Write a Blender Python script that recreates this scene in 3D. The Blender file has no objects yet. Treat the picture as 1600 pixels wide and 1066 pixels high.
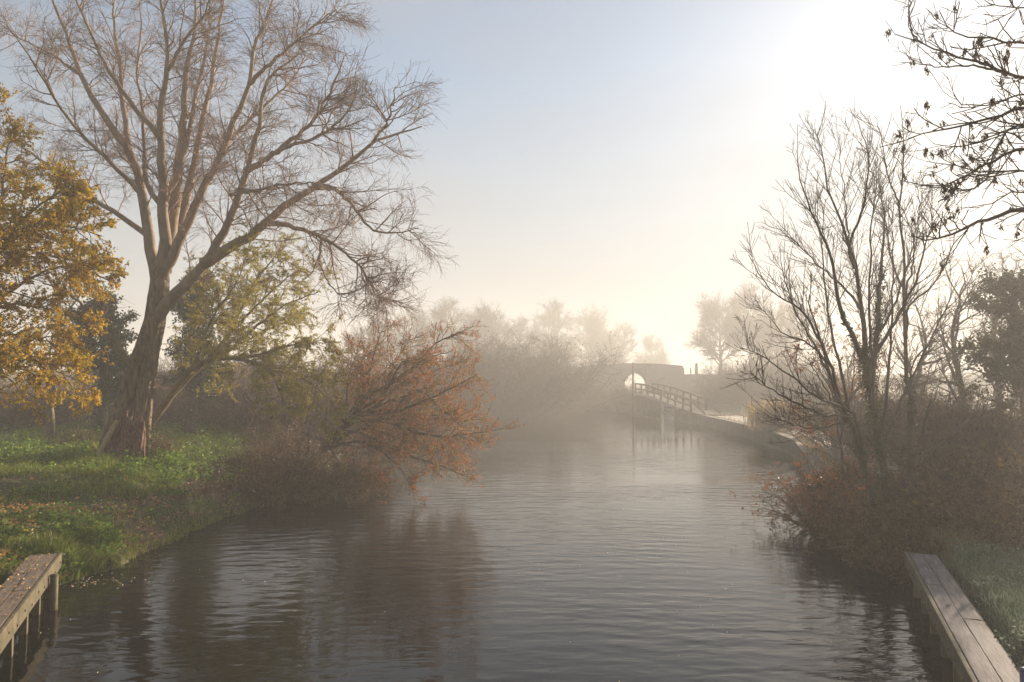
import bpy, math
import numpy as np
from mathutils import Vector
rng = np.random.default_rng(11)
S = bpy.context.scene
COL = S.collection

# ------------------------------------------------------------------ camera, sky, sun, exposure
F, CX, CY, PITCH, CAMZ = 1066.7, 800.0, 533.0, math.radians(3.06), 4.2
cam = bpy.data.objects.new('camera', bpy.data.cameras.new('camera')); COL.objects.link(cam)
cam.location = (0, 0, CAMZ); cam.rotation_euler = (math.radians(90) + PITCH, 0, 0)
cam.data.sensor_width = 36; cam.data.lens = 24.0; cam.data.clip_end = 3000; cam.data.clip_start = 0.05
S.camera = cam
SUN_AZ, SUN_EL = math.radians(41), math.radians(16)      # azimuth from +Y towards +X
w = bpy.data.worlds.new('World'); S.world = w; w.use_nodes = True
nt = w.node_tree; bg = nt.nodes['Background']
sky = nt.nodes.new('ShaderNodeTexSky'); sky.sky_type = 'NISHITA'; sky.sun_disc = False
sky.sun_elevation = SUN_EL; sky.sun_rotation = SUN_AZ
sky.air_density = 1.0; sky.dust_density = 0.6; sky.ozone_density = 1.5
hs = nt.nodes.new('ShaderNodeHueSaturation'); hs.inputs['Saturation'].default_value = 1.0
nt.links.new(sky.outputs[0], hs.inputs['Color'])
# a thin high veil of stratus, thicker in streaks
wtc = nt.nodes.new('ShaderNodeTexCoord'); wmp = nt.nodes.new('ShaderNodeMapping'); wmp.inputs['Scale'].default_value = (1.2, 1.2, 4.5)
wn_ = nt.nodes.new('ShaderNodeTexNoise'); wn_.inputs['Scale'].default_value = 1.3; wn_.inputs['Detail'].default_value = 4; wn_.inputs['Roughness'].default_value = .45
wr = nt.nodes.new('ShaderNodeValToRGB'); wr.color_ramp.elements[0].position = .38; wr.color_ramp.elements[1].position = .68
wr.color_ramp.elements[0].color = (.06, .06, .06, 1); wr.color_ramp.elements[1].color = (.62, .62, .62, 1)
wmx = nt.nodes.new('ShaderNodeMix'); wmx.data_type = 'RGBA'; wmx.inputs[7].default_value = (2.9, 2.95, 3.05, 1)
nt.links.new(wtc.outputs['Generated'], wmp.inputs[0]); nt.links.new(wmp.outputs[0], wn_.inputs['Vector']); nt.links.new(wn_.outputs[0], wr.inputs[0])
nt.links.new(wr.outputs[0], wmx.inputs[0]); nt.links.new(hs.outputs[0], wmx.inputs[6])
def vm(op, a, b):
    n = nt.nodes.new('ShaderNodeVectorMath'); n.operation = op
    for i, x in enumerate((a, b)):
        if isinstance(x, tuple): n.inputs[i].default_value = x
        else: nt.links.new(x, n.inputs[i])
    return n.outputs[0]
soft = vm('DIVIDE', wmx.outputs[2], vm('ADD', vm('MULTIPLY', wmx.outputs[2], (.125, .122, .115)), (1., 1., 1.)))   # the veil spreads and tames the aureole
# the sun's broad creamy aureole in the thin high mist
dt = nt.nodes.new('ShaderNodeVectorMath'); dt.operation = 'DOT_PRODUCT'; nt.links.new(wtc.outputs['Generated'], dt.inputs[0])
dt.inputs[1].default_value = (math.sin(SUN_AZ)*math.cos(SUN_EL), math.cos(SUN_AZ)*math.cos(SUN_EL), math.sin(SUN_EL))
mxm = nt.nodes.new('ShaderNodeMath'); mxm.operation = 'MAXIMUM'; nt.links.new(dt.outputs['Value'], mxm.inputs[0]); mxm.inputs[1].default_value = 0
pw_ = nt.nodes.new('ShaderNodeMath'); pw_.operation = 'POWER'; nt.links.new(mxm.outputs[0], pw_.inputs[0]); pw_.inputs[1].default_value = 14
sx = nt.nodes.new('ShaderNodeSeparateXYZ'); nt.links.new(wtc.outputs['Generated'], sx.inputs[0])
fr = nt.nodes.new('ShaderNodeMapRange'); fr.interpolation_type = 'SMOOTHSTEP'; nt.links.new(sx.outputs[2], fr.inputs[0])
fr.inputs[1].default_value = -.02; fr.inputs[2].default_value = .46; fr.inputs[3].default_value = .92; fr.inputs[4].default_value = 0
fgm = nt.nodes.new('ShaderNodeMix'); fgm.data_type = 'RGBA'; fgm.inputs[7].default_value = (2.55, 2.5, 2.4, 1)
nt.links.new(fr.outputs[0], fgm.inputs[0]); nt.links.new(soft, fgm.inputs[6]); soft = fgm.outputs[2]
gl = vm('MULTIPLY', pw_.outputs[0], (1.7, 1.52, 1.2))
nt.links.new(vm('ADD', soft, gl), bg.inputs[0]); bg.inputs[1].default_value = 0.088
sl = bpy.data.lights.new('sun', 'SUN'); so = bpy.data.objects.new('sun', sl); COL.objects.link(so)
sl.energy = 5.0; sl.angle = math.radians(0.6); sl.color = (1.0, 0.82, 0.61)
sv = Vector((math.sin(SUN_AZ)*math.cos(SUN_EL), math.cos(SUN_AZ)*math.cos(SUN_EL), math.sin(SUN_EL)))
so.rotation_euler = sv.to_track_quat('Z', 'Y').to_euler(); so.location = (60, 60, 50)
S.view_settings.view_transform = 'Standard'; S.view_settings.look = 'None'
S.view_settings.exposure = 1.45; S.view_settings.gamma = 1.0
HAZE_DENSITY, HAZE_G = 0.0042, 0.26
S.render.engine = 'CYCLES'
cy = S.cycles
cy.use_denoising = True
cy.max_bounces = 6; cy.diffuse_bounces = 3; cy.glossy_bounces = 3; cy.transmission_bounces = 3
cy.transparent_max_bounces = 6; cy.volume_bounces = 2
cy.caustics_reflective = False; cy.caustics_refractive = False
cy.sample_clamp_indirect = 3

# ------------------------------------------------------------------ helpers
cp, sp = math.cos(PITCH), math.sin(PITCH)
def ray(px, py):
    a, b = (px-CX)/F, (CY-py)/F
    return np.array([a, cp - b*sp, sp + b*cp])
def P(px, py, Y):
    d = ray(px, py); k = Y/d[1]
    return np.array([d[0]*k, Y, CAMZ + d[2]*k])
def nrm(v): return v/np.maximum(np.linalg.norm(v, axis=-1, keepdims=True), 1e-9)
def sstep(a, b, x):
    t = np.clip((x-a)/(b-a), 0, 1); return t*t*(3-2*t)

def mesh_obj(name, verts, faces, mat, parent=None, smooth=True):
    """faces: list of integer arrays (n,3) or (n,4)"""
    me = bpy.data.meshes.new(name)
    verts = np.asarray(verts, dtype=np.float32).reshape(-1, 3)
    fs = [np.asarray(f, dtype=np.int32) for f in faces if len(f)]
    me.vertices.add(len(verts)); me.vertices.foreach_set('co', verts.ravel())
    loops = np.concatenate([f.ravel() for f in fs]); tot = np.concatenate([np.full(len(f), f.shape[1], np.int32) for f in fs])
    me.loops.add(len(loops)); me.loops.foreach_set('vertex_index', loops)
    me.polygons.add(len(tot)); st = np.concatenate([[0], np.cumsum(tot)[:-1]]).astype(np.int32)
    me.polygons.foreach_set('loop_start', st); me.polygons.foreach_set('loop_total', tot)
    me.polygons.foreach_set('use_smooth', np.full(len(tot), smooth))
    me.update(calc_edges=True); me.validate()
    if mat: me.materials.append(mat)
    o = bpy.data.objects.new(name, me); COL.objects.link(o)
    if parent: o.parent = parent
    return o

def empty(name, loc, label, cat, group=None, rz=0, sc=1):
    o = bpy.data.objects.new(name, None); COL.objects.link(o); o.location = tuple(loc)
    o.rotation_euler = (0, 0, rz); o.scale = (sc,)*3 if np.isscalar(sc) else sc
    return tag(o, label, cat, group)
def tag(o, label, cat, group=None):
    o['label'] = label; o['category'] = cat
    if group: o['group'] = group
    return o
def kind(o, k): o['kind'] = k; return o
def dup(src, loc, rz, sc, label, group=None):
    r = src.copy(); COL.objects.link(r); r.location = tuple(loc); r.rotation_euler = (0, 0, rz)
    r.scale = (sc,)*3 if np.isscalar(sc) else sc
    r['label'] = label
    if group: r['group'] = group
    for ch in list(src.children):
        c = ch.copy(); COL.objects.link(c); c.parent = r
        for g in list(ch.children):
            e = g.copy(); COL.objects.link(e); e.parent = c
    return r

class MB:                                    # mesh buffer
    def __init__(s): s.v = []; s.q = []; s.t = []; s.n = 0
    def add(s, v, q=None, t=None):
        v = np.asarray(v, float).reshape(-1, 3)
        if q is not None and len(q): s.q.append(np.asarray(q)+s.n)
        if t is not None and len(t): s.t.append(np.asarray(t)+s.n)
        s.v.append(v); s.n += len(v)
    def tubes(s, Pt, R, sides=3):
        B, N, _ = Pt.shape
        if B == 0: return s
        T = nrm(np.gradient(Pt, axis=1)); m = nrm(T.mean(1))
        ref = np.where(np.abs(m[:, 2:3]) < .75, np.array([[0, 0, 1.]]), np.array([[1., 0, 0]]))[:, None, :]
        U = nrm(np.cross(T, ref)); V = np.cross(T, U)
        a = np.arange(sides)*2*math.pi/sides
        ring = Pt[:, :, None, :] + R[:, :, None, None]*(np.cos(a)[:, None]*U[:, :, None, :] + np.sin(a)[:, None]*V[:, :, None, :])
        b = np.arange(B)[:, None, None]*N*sides; i = np.arange(N-1)[None, :, None]*sides; k = np.arange(sides)[None, None, :]
        k2 = (k+1) % sides
        q = np.stack(np.broadcast_arrays(b+i+k, b+i+k2, b+i+sides+k2, b+i+sides+k), -1).reshape(-1, 4)
        s.add(ring, q)
        if sides == 4 or sides > 5:           # close the cut ends
            c0 = s.n; e = np.stack([Pt[:, 0], Pt[:, -1]], 1).reshape(-1, 3); base = c0 - B*N*sides
            tr = []
            for bi in range(B):
                for kk in range(sides):
                    tr.append((c0+2*bi-0, base+bi*N*sides+(kk+1) % sides, base+bi*N*sides+kk))
                    o2 = base+bi*N*sides+(N-1)*sides
                    tr.append((c0+2*bi+1, o2+kk, o2+(kk+1) % sides))
            s.v.append(e); s.n += len(e); s.t.append(np.array(tr))
        return s
    def box(s, c, size, ax=None):
        """box centred at c; ax = 3 row vectors of axes"""
        ax = np.eye(3) if ax is None else np.asarray(ax)
        h = np.array(size)/2
        sg = np.array([(-1,-1,-1),(1,-1,-1),(1,1,-1),(-1,1,-1),(-1,-1,1),(1,-1,1),(1,1,1),(-1,1,1)])
        s.add(np.asarray(c) + (sg*h) @ ax, [(0,3,2,1),(4,5,6,7),(0,1,5,4),(1,2,6,5),(2,3,7,6),(3,0,4,7)])
        return s
    def beam(s, a, b, w_, h_):
        a, b = np.asarray(a, float), np.asarray(b, float); d = b-a; L = np.linalg.norm(d); d = d/L
        up = np.array([0, 0, 1.]) if abs(d[2]) < .9 else np.array([0, 1., 0])
        x = nrm(np.cross(d, up)); z = np.cross(x, d)
        return s.box((a+b)/2, (w_, L, h_), [x, d, z])
    def build(s, name, mat, parent=None, smooth=False, bevel=0):
        o = mesh_obj(name, np.concatenate(s.v), s.q and [np.concatenate(s.q)] + ([np.concatenate(s.t)] if s.t else []) or [np.concatenate(s.t)], mat, parent, smooth)
        if bevel:
            m = o.modifiers.new('bevel', 'BEVEL'); m.width = bevel; m.segments = 2; m.limit_method = 'ANGLE'
        return o

def resample(pts, N, jit=0.0):
    pts = np.asarray(pts, float)
    if len(pts) < 3: pts = np.array([pts[0], (pts[0]+pts[-1])/2, pts[-1]])
    e = np.concatenate([[2*pts[0]-pts[1]], pts, [2*pts[-1]-pts[-2]]])
    L = np.concatenate([[0], np.cumsum(np.linalg.norm(np.diff(pts, axis=0), axis=1))])
    s = np.linspace(0, L[-1]*(1-1e-6), N); i = np.clip(np.searchsorted(L, s, side='right')-1, 0, len(pts)-2)
    t = ((s-L[i])/(L[i+1]-L[i]))[:, None]
    p0, p1, p2, p3 = e[i], e[i+1], e[i+2], e[i+3]
    out = .5*((2*p1) + (-p0+p2)*t + (2*p0-5*p1+4*p2-p3)*t**2 + (-p0+3*p1-3*p2+p3)*t**3)
    if jit:
        j = rng.normal(0, jit, out.shape); j[0] = 0
        out += j
    return out
def limb(px, Y0, dY, r0, r1, N=22, jit=.02, pw=.8):
    """a limb from a polyline seen in the photograph, at distance Y0 and leaning dY nearer / farther by its tip"""
    px = np.asarray(px, float); L = np.concatenate([[0], np.cumsum(np.linalg.norm(np.diff(px, axis=0), axis=1))]); L /= L[-1]
    pts = np.array([P(a, b, Y0 + dY*l) for (a, b), l in zip(px, L)])
    pp = resample(pts, N, jit); t = np.linspace(0, 1, N)
    return pp, r0 + (r1-r0)*t**pw
def stackl(ls): return np.array([a for a, b in ls]), np.array([b for a, b in ls])

def spawn(Pt, R, n, t=(.2, 1), ang=(30, 60), ln=(.5, 1.), N=6, r=(.01, .003), trop=(0, 0, .1), wig=.12, taper=.5, flat=0):
    B, NP, _ = Pt.shape
    k = rng.poisson(np.broadcast_to(n, (B,))); idx = np.repeat(np.arange(B), k); M = len(idx)
    tt = t[0] + (t[1]-t[0])*rng.random(M); f = tt*(NP-1); i = np.clip(f.astype(int), 0, NP-2); fr = (f-i)[:, None]
    pos = Pt[idx, i]*(1-fr) + Pt[idx, i+1]*fr; tan = nrm(Pt[idx, i+1]-Pt[idx, i])
    rad = R[idx, i]*(1-fr[:, 0]) + R[idx, i+1]*fr[:, 0]
    pr = rng.normal(size=(M, 3)); pr[:, 2] *= (1-flat); pr = nrm(pr - (pr*tan).sum(1, keepdims=True)*tan)
    a = np.radians(rng.uniform(*ang, M))[:, None]
    d = np.cos(a)*tan + np.sin(a)*pr
    L = rng.uniform(*ln, M)*(1-taper*tt); st = (L/(N-1))[:, None]
    r0 = np.minimum(r[0]*rng.uniform(.6, 1.1, M), rad*.75); r1 = np.minimum(r[1], r0)
    out = np.empty((M, N, 3)); out[:, 0] = pos; tr = np.array(trop)
    for j in range(1, N):
        d = nrm(d + tr*1.0/(N-1)*2 + rng.normal(0, wig, (M, 3))); pos = pos + d*st; out[:, j] = pos
    g = np.linspace(0, 1, N)[None]
    return out, r0[:, None]*(1-g) + r1[:, None]*g

def sample(Pt, n, t0=0.):
    B, N, _ = Pt.shape
    idx = rng.integers(0, B, n); f = (t0+(1-t0)*rng.random(n))*(N-1); i = np.clip(f.astype(int), 0, N-2); fr = (f-i)[:, None]
    return Pt[idx, i]*(1-fr) + Pt[idx, i+1]*fr, nrm(Pt[idx, i+1]-Pt[idx, i])
def leaf_mesh(mb, pos, d, size, aspect=.5, fold=.15):
    n = len(pos); l = rng.uniform(size[0], size[1], n)[:, None]
    s = nrm(np.cross(d, rng.normal(size=(n, 3)))); u = np.cross(d, s)
    m = pos + d*l*.45 + u*l*fold; wd = s*l*aspect*.5
    v = np.stack([pos, m+wd, pos+d*l, m-wd], 1)
    mb.add(v, np.arange(n*4).reshape(n, 4))
def leaves(mb, tw, n, size, aspect=.5, spread=.8, droop=.2, t0=0., off=0.0):
    p, tn = sample(tw, n, t0)
    if off: p = p + rng.normal(0, off, p.shape)
    leaf_mesh(mb, p, nrm(tn*.5 + rng.normal(0, spread, p.shape) + np.array([0, 0, -droop])), size, aspect)

# ------------------------------------------------------------------ materials
def new_mat(name):
    m = bpy.data.materials.new(name); m.use_nodes = True; m.node_tree.nodes.clear(); return m, m.node_tree.nodes, m.node_tree.links
def ramp(N, cols, pos=None):
    r = N.new('ShaderNodeValToRGB'); e = r.color_ramp.elements
    pos = pos or list(np.linspace(0, 1, len(cols)))
    while len(e) < len(cols): e.new(.5)
    for x, c, p in zip(e, cols, pos): x.color = (*c, 1); x.position = p
    return r
def noise_mat(name, cols, scale=4, stretch=(1, 1, 1), rough=.85, bump=.3, bscale=None, detail=6, pos=None, bdist=.02):
    m, N, L = new_mat(name)
    tc = N.new('ShaderNodeTexCoord'); mp = N.new('ShaderNodeMapping'); mp.inputs['Scale'].default_value = stretch
    oi = N.new('ShaderNodeObjectInfo'); sh = N.new('ShaderNodeVectorMath'); sh.operation = 'MULTIPLY_ADD'
    L.new(oi.outputs['Random'], sh.inputs[0]); sh.inputs[1].default_value = (31, 17, 23); L.new(tc.outputs['Object'], sh.inputs[2])
    L.new(sh.outputs[0], mp.inputs[0])
    n = N.new('ShaderNodeTexNoise'); n.inputs['Scale'].default_value = scale; n.inputs['Detail'].default_value = detail
    n.inputs['Roughness'].default_value = .65
    L.new(mp.outputs[0], n.inputs['Vector']); r = ramp(N, cols, pos or list(np.linspace(.3, .7, len(cols)))); L.new(n.outputs[0], r.inputs[0])
    b = N.new('ShaderNodeBsdfPrincipled'); b.inputs['Roughness'].default_value = rough; L.new(r.outputs[0], b.inputs['Base Color'])
    if bump:
        n2 = N.new('ShaderNodeTexNoise'); n2.inputs['Scale'].default_value = bscale or scale*3; n2.inputs['Detail'].default_value = 5
        L.new(mp.outputs[0], n2.inputs['Vector'])
        bp = N.new('ShaderNodeBump'); bp.inputs['Strength'].default_value = bump; bp.inputs['Distance'].default_value = bdist
        L.new(n2.outputs[0], bp.inputs['Height']); L.new(bp.outputs[0], b.inputs['Normal'])
    o = N.new('ShaderNodeOutputMaterial'); L.new(b.outputs[0], o.inputs[0])
    return m
def leaf_mat(name, cols, trans=.4, rough=.5, spec=.3):
    m, N, L = new_mat(name)
    g = N.new('ShaderNodeNewGeometry'); r = ramp(N, cols); L.new(g.outputs['Random Per Island'], r.inputs[0])
    b = N.new('ShaderNodeBsdfPrincipled'); b.inputs['Roughness'].default_value = rough; b.inputs['Specular IOR Level'].default_value = spec
    L.new(r.outputs[0], b.inputs['Base Color'])
    t = N.new('ShaderNodeBsdfTranslucent'); L.new(r.outputs[0], t.inputs[0])
    mx = N.new('ShaderNodeMixShader'); mx.inputs[0].default_value = trans
    L.new(b.outputs[0], mx.inputs[1]); L.new(t.outputs[0], mx.inputs[2])
    o = N.new('ShaderNodeOutputMaterial'); L.new(mx.outputs[0], o.inputs[0]); return m

M_BARK = noise_mat('willow_bark', [(.045, .032, .019), (.17, .12, .07), (.33, .24, .14)], 2.6, (4, 4, 1.0), bump=1., bscale=8, bdist=.08)
M_LIMB = noise_mat('willow_limb_bark', [(.12, .085, .057), (.20, .145, .098), (.28, .21, .145)], 2.0, (2, 2, .8), bump=.4)
M_TWIG = noise_mat('willow_twig', [(.15, .088, .06), (.24, .15, .10)], .6, bump=0)
M_OLIVEBARK = noise_mat('olive_bark', [(.075, .055, .03), (.16, .12, .06), (.2, .17, .07)], 2.5, bump=.4)
M_DARKBARK = noise_mat('dark_bark', [(.035, .026, .02), (.075, .055, .04), (.13, .10, .07)], 3, (2, 2, .6), bump=.5)
M_DARKTWIG = noise_mat('dark_twig', [(.06, .040, .026), (.12, .08, .052)], .8, bump=0)
M_HAZEWOOD = noise_mat('distant_wood', [(.05, .04, .03), (.10, .08, .06)], .5, bump=0)
M_BROWNTWIG = noise_mat('bramble_stem', [(.03, .018, .011), (.10, .052, .028), (.23, .135, .075)], 2.5, bump=0, pos=[.35, .5, .62])
M_SPLIT = noise_mat('split_heartwood', [(.03, .015, .01), (.17, .085, .055), (.34, .21, .145)], 3, (7, 7, .8), bump=1., bscale=10, bdist=.06)
M_SLAB = noise_mat('torn_slab', [(.20, .14, .06), (.36, .27, .14)], 5, (3, 3, .6), bump=.5)
L_YELLOW = leaf_mat('yellow_leaf', [(.30, .14, .012), (.56, .31, .02), (.66, .43, .025), (.44, .34, .03), (.22, .24, .03)], .5)
L_OLIVE = leaf_mat('olive_leaf', [(.22, .16, .02), (.38, .29, .035), (.28, .27, .045), (.46, .39, .06)], .45)
L_ORANGE = leaf_mat('orange_leaf', [(.28, .085, .022), (.50, .15, .035), (.44, .20, .045), (.24, .10, .035)], .45)
L_RUSSET = leaf_mat('russet_leaf', [(.20, .075, .025), (.34, .13, .04), (.26, .12, .045)], .35)
L_BROWN = leaf_mat('brown_leaf', [(.07, .045, .022), (.12, .075, .03), (.10, .085, .03), (.16, .10, .05)], .3)
L_BRAMBLE = leaf_mat('bramble_leaf', [(.035, .022, .010), (.085, .05, .018), (.16, .082, .028), (.24, .17, .055)], .35)
L_IVY = leaf_mat('ivy_leaf', [(.02, .035, .012), (.035, .06, .018), (.05, .075, .025)], .2, .35, .5)
L_IVYBROWN = leaf_mat('dull_ivy_leaf', [(.045, .05, .02), (.075, .075, .03), (.10, .10, .04)], .25, .55, .2)
L_KEY = leaf_mat('ash_key', [(.07, .045, .025), (.12, .075, .04)], .3)
L_GRASS = leaf_mat('grass_blade', [(.075, .11, .014), (.13, .19, .02), (.20, .26, .03), (.33, .29, .09)], .4)
L_HERB = leaf_mat('herb_leaf', [(.05, .11, .014), (.10, .19, .02), (.17, .27, .03), (.29, .36, .05)], .4)
L_FROST = leaf_mat('frosted_grass', [(.06, .085, .04), (.12, .16, .09), (.28, .33, .26), (.08, .11, .04)], .3)
L_FALLEN = leaf_mat('fallen_leaf', [(.42, .20, .05), (.66, .38, .08), (.72, .52, .14), (.34, .16, .06), (.60, .46, .27)], .2)
L_LITTER = leaf_mat('litter_leaf', [(.16, .08, .04), (.24, .13, .06), (.3, .17, .09)], .1)
L_REED = leaf_mat('dry_reed', [(.26, .19, .09), (.38, .29, .15)], .4)
M_DECKL = noise_mat('weathered_brown_board', [(.06, .042, .03), (.13, .095, .068), (.20, .15, .11)], 3, (6, .8, 6), bump=.5, bscale=8)
M_DECKR = noise_mat('frosted_grey_board', [(.06, .046, .045), (.125, .104, .104), (.21, .188, .188)], 2.6, (7, .8, 7), bump=.5, bscale=8)
M_FASCIA = noise_mat('mossy_edge_board', [(.04, .034, .018), (.085, .07, .036), (.14, .112, .065)], 4, (1, 1, 1), bump=.4)
M_POST = noise_mat('wet_timber_post', [(.035, .028, .018), (.11, .085, .045), (.16, .15, .06)], 5, (2, 2, .6), bump=.5)
M_BACK = noise_mat('dark_revetment', [(.02, .016, .012), (.05, .04, .03)], 4, bump=.3)
M_BRICK = noise_mat('aged_brick', [(.10, .07, .05), (.16, .115, .085)], 3, bump=.3)
M_CONC = noise_mat('mossy_concrete', [(.03, .032, .018), (.065, .06, .036), (.11, .10, .07)], 1.6, bump=.4)
M_RAIL = noise_mat('bridge_timber', [(.06, .045, .033), (.12, .095, .07)], 4, bump=.3)
M_PALE = noise_mat('pale_painted_edge', [(.25, .24, .21), (.36, .35, .32)], 3, bump=.1)
M_WHITE = noise_mat('bright_gap_white', [(.62, .6, .56), (.8, .79, .76)], 3, bump=.1)  # brightness of the gap under the footbridge, put into a white colour
M_PATH = noise_mat('gravel_path', [(.25, .22, .18), (.38, .34, .29)], 1.5, bump=.3, bscale=20)
M_BLUE = noise_mat('blue_paint', [(.012, .022, .06), (.025, .04, .10)], 6, rough=.45, bump=.1)
M_FLECK = leaf_mat('floating_leaf', [(.36, .26, .11), (.58, .50, .38), (.42, .27, .08)], .1)

# ------------------------------------------------------------------ river outline and ground height
RIV = np.array([(-4.6, -12), (-5.45, 5), (-7.4, 8.9), (-8.6, 11.3), (-9.35, 13.6), (-9.1, 14.1), (-8.8, 15.5), (-8.75, 18.7), (-8.4, 22.0),
                (-7.4, 24.5), (-7.2, 28), (-9.5, 40), (-11, 58), (-9, 70), (-2, 80), (4, 86), (9, 87.5), (12, 85), (13.6, 79), (13.3, 74.3), (15.0, 67.2), (16.7, 60), (16.6, 54), (16.3, 47), (15.3, 38), (13.5, 32),
                (10.8, 24), (9.2, 19), (8.7, 14.2), (8.35, 13.7), (4.6, 5.1), (2.5, -12)])
SIDE = np.array([(14.9, 65.2), (14.1, 67.7), (14.8, 68.1), (17.0, 78), (17.3, 91.5), (26, 91.5), (23, 80), (16.3, 66.9), (15.35, 65.6)])
def sdf(x, y, poly):
    d = np.full(x.shape, 1e9); ins = np.zeros(x.shape, bool); n = len(poly)
    for i in range(n):
        a, b = poly[i], poly[(i+1) % n]; e = b-a; wx, wy = x-a[0], y-a[1]
        t = np.clip((wx*e[0]+wy*e[1])/(e@e), 0, 1); d = np.minimum(d, (wx-e[0]*t)**2+(wy-e[1]*t)**2)
        c = ((a[1] <= y) & (b[1] > y)) | ((b[1] <= y) & (a[1] > y))
        ins ^= c & (x < a[0] + (y-a[1])/(b[1]-a[1] + 1e-12)*e[0])
    d = np.sqrt(d); return np.where(ins, -d, d)
def fbm(x, y, s):
    return (np.sin(x*1.7*s+1.3*np.sin(y*1.1*s)) + np.sin(y*2.1*s+1.7+1.1*np.sin(x*1.4*s+.6)) + .5*np.sin(x*4.3*s+y*3.1*s) + .5*np.sin(y*5.1*s-x*3.7*s+.8))/3
def land(x, y):
    x, y = np.broadcast_arrays(np.asarray(x, float), np.asarray(y, float))
    d = np.minimum(sdf(x, y, RIV), sdf(x, y, SIDE))
    d = d + np.where((x < 0) & (y > 14.2), .16*fbm(x, y, 1.5)+.12*fbm(x+3, y, 3.1), 0)
    zl = .72*sstep(-.1, .9, d) + .80*sstep(.6, 6, d) + .16*fbm(x, y, .6)*sstep(.5, 2.5, d) + .07*fbm(x, y, 1.6)*sstep(.1, .8, d)
    zr = .78*sstep(-.05, .35, d) + .22*sstep(1.5, 6, d) + .05*fbm(x, y, .7)*sstep(.5, 3, d)
    z = np.where(x < 0, zl, zr)
    side = sstep(29, 34, x) + sstep(12.6, 6, x)
    z = z + 3.8*np.exp(-((y-136)/9)**2)*side*sstep(1, 5, d)
    return np.where(d < 0, np.maximum(-1.0, d*.9), z), d
def gz(x, y): return float(land(np.array([x]), np.array([y]))[0][0])

def axis(lo, a, b, hi, step, g=1.25):
    c = list(np.arange(a, b, step)); s = step; v = b
    while v < hi: c.append(v); s *= g; v += s
    c.append(hi); s = step; v = a; pre = []
    while v > lo: s *= g; v -= s; pre.append(max(v, lo))
    return np.array(sorted(set(pre)) + c)
xs = axis(-300, -26, 26, 300, .3); ys = axis(-60, 2, 148, 420, .4)
X, Y = np.meshgrid(xs, ys); Z, D = land(X, Y)
Z += np.where(D > 0, rng.normal(0, .018, Z.shape), 0)
nx, ny = len(xs), len(ys); ii = (np.arange(ny-1)[:, None]*nx + np.arange(nx-1)[None]).ravel()
# soil with leaf litter and turf tones
gm, N, L = new_mat('bank_soil')
tc = N.new('ShaderNodeTexCoord'); n1 = N.new('ShaderNodeTexNoise'); n1.inputs['Scale'].default_value = .45; n1.inputs['Detail'].default_value = 8
n2 = N.new('ShaderNodeTexNoise'); n2.inputs['Scale'].default_value = 7; n2.inputs['Detail'].default_value = 8
L.new(tc.outputs['Object'], n1.inputs['Vector']); L.new(tc.outputs['Object'], n2.inputs['Vector'])
r1 = ramp(N, [(.06, .04, .025), (.12, .075, .045), (.16, .11, .06)], [.3, .5, .7]); L.new(n2.outputs[0], r1.inputs[0])
r2 = ramp(N, [(.04, .06, .015), (.08, .11, .025)], [.3, .7]); L.new(n2.outputs[0], r2.inputs[0])
mx = N.new('ShaderNodeMix'); mx.data_type = 'RGBA'; r3 = ramp(N, [(0, 0, 0), (1, 1, 1)], [.42, .58]); L.new(n1.outputs[0], r3.inputs[0])
L.new(r3.outputs[0], mx.inputs[0]); L.new(r1.outputs[0], mx.inputs[6]); L.new(r2.outputs[0], mx.inputs[7])
b = N.new('ShaderNodeBsdfPrincipled'); b.inputs['Roughness'].default_value = .95; L.new(mx.outputs[2], b.inputs['Base Color'])
bp = N.new('ShaderNodeBump'); bp.inputs['Distance'].default_value = .05; bp.inputs['Strength'].default_value = .8; L.new(n2.outputs[0], bp.inputs['Height']); L.new(bp.outputs[0], b.inputs['Normal'])
o = N.new('ShaderNodeOutputMaterial'); L.new(b.outputs[0], o.inputs[0])
kind(mesh_obj('ground', np.stack([X, Y, Z], -1), [np.stack([ii, ii+1, ii+nx+1, ii+nx], 1)], gm), 'structure')

# water
wm, N, L = new_mat('river_water')
tc = N.new('ShaderNodeTexCoord')
def mapped(scale, rz=0, loc=(0, 0, 0)):
    m = N.new('ShaderNodeMapping'); m.inputs['Scale'].default_value = scale; m.inputs['Rotation'].default_value = (0, 0, rz); m.inputs['Location'].default_value = loc
    L.new(tc.outputs['Object'], m.inputs[0]); return m
def wnoise(scale, rz, sc, det=3):
    m = mapped(scale, rz); n = N.new('ShaderNodeTexNoise'); n.inputs['Scale'].default_value = sc; n.inputs['Detail'].default_value = det
    n.inputs['Roughness'].default_value = .45; n.inputs['Distortion'].default_value = .3
    L.new(m.outputs[0], n.inputs['Vector']); return n.outputs[0]
def wwave(rz, sc, dist, rings=False, loc=(0, 0, 0)):
    m = mapped((1, 1, 1), rz, loc); n = N.new('ShaderNodeTexWave'); n.wave_type = 'RINGS' if rings else 'BANDS'
    if rings: n.rings_direction = 'Z'
    else: n.bands_direction = 'Y'
    n.inputs['Scale'].default_value = sc; n.inputs['Distortion'].default_value = dist; n.inputs['Detail'].default_value = 2; n.inputs['Detail Scale'].default_value = .35
    L.new(m.outputs[0], n.inputs['Vector']); return n.outputs['Fac']
def madd(a, k, c=None):
    n = N.new('ShaderNodeMath'); n.operation = 'MULTIPLY_ADD'; L.new(a, n.inputs[0]); n.inputs[1].default_value = k
    if c is None: n.inputs[2].default_value = 0
    else: L.new(c, n.inputs[2])
    return n.outputs[0]
h = madd(wnoise((.55, 1.5, 1), 0.06, 1.5), 1.0)
h = madd(wnoise((.5, 1.6, 1), -.15, 3.6), .55, h)
h = madd(wwave(0, .62, 5, True, (-1.5, 2, 0)), .16, h)
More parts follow.
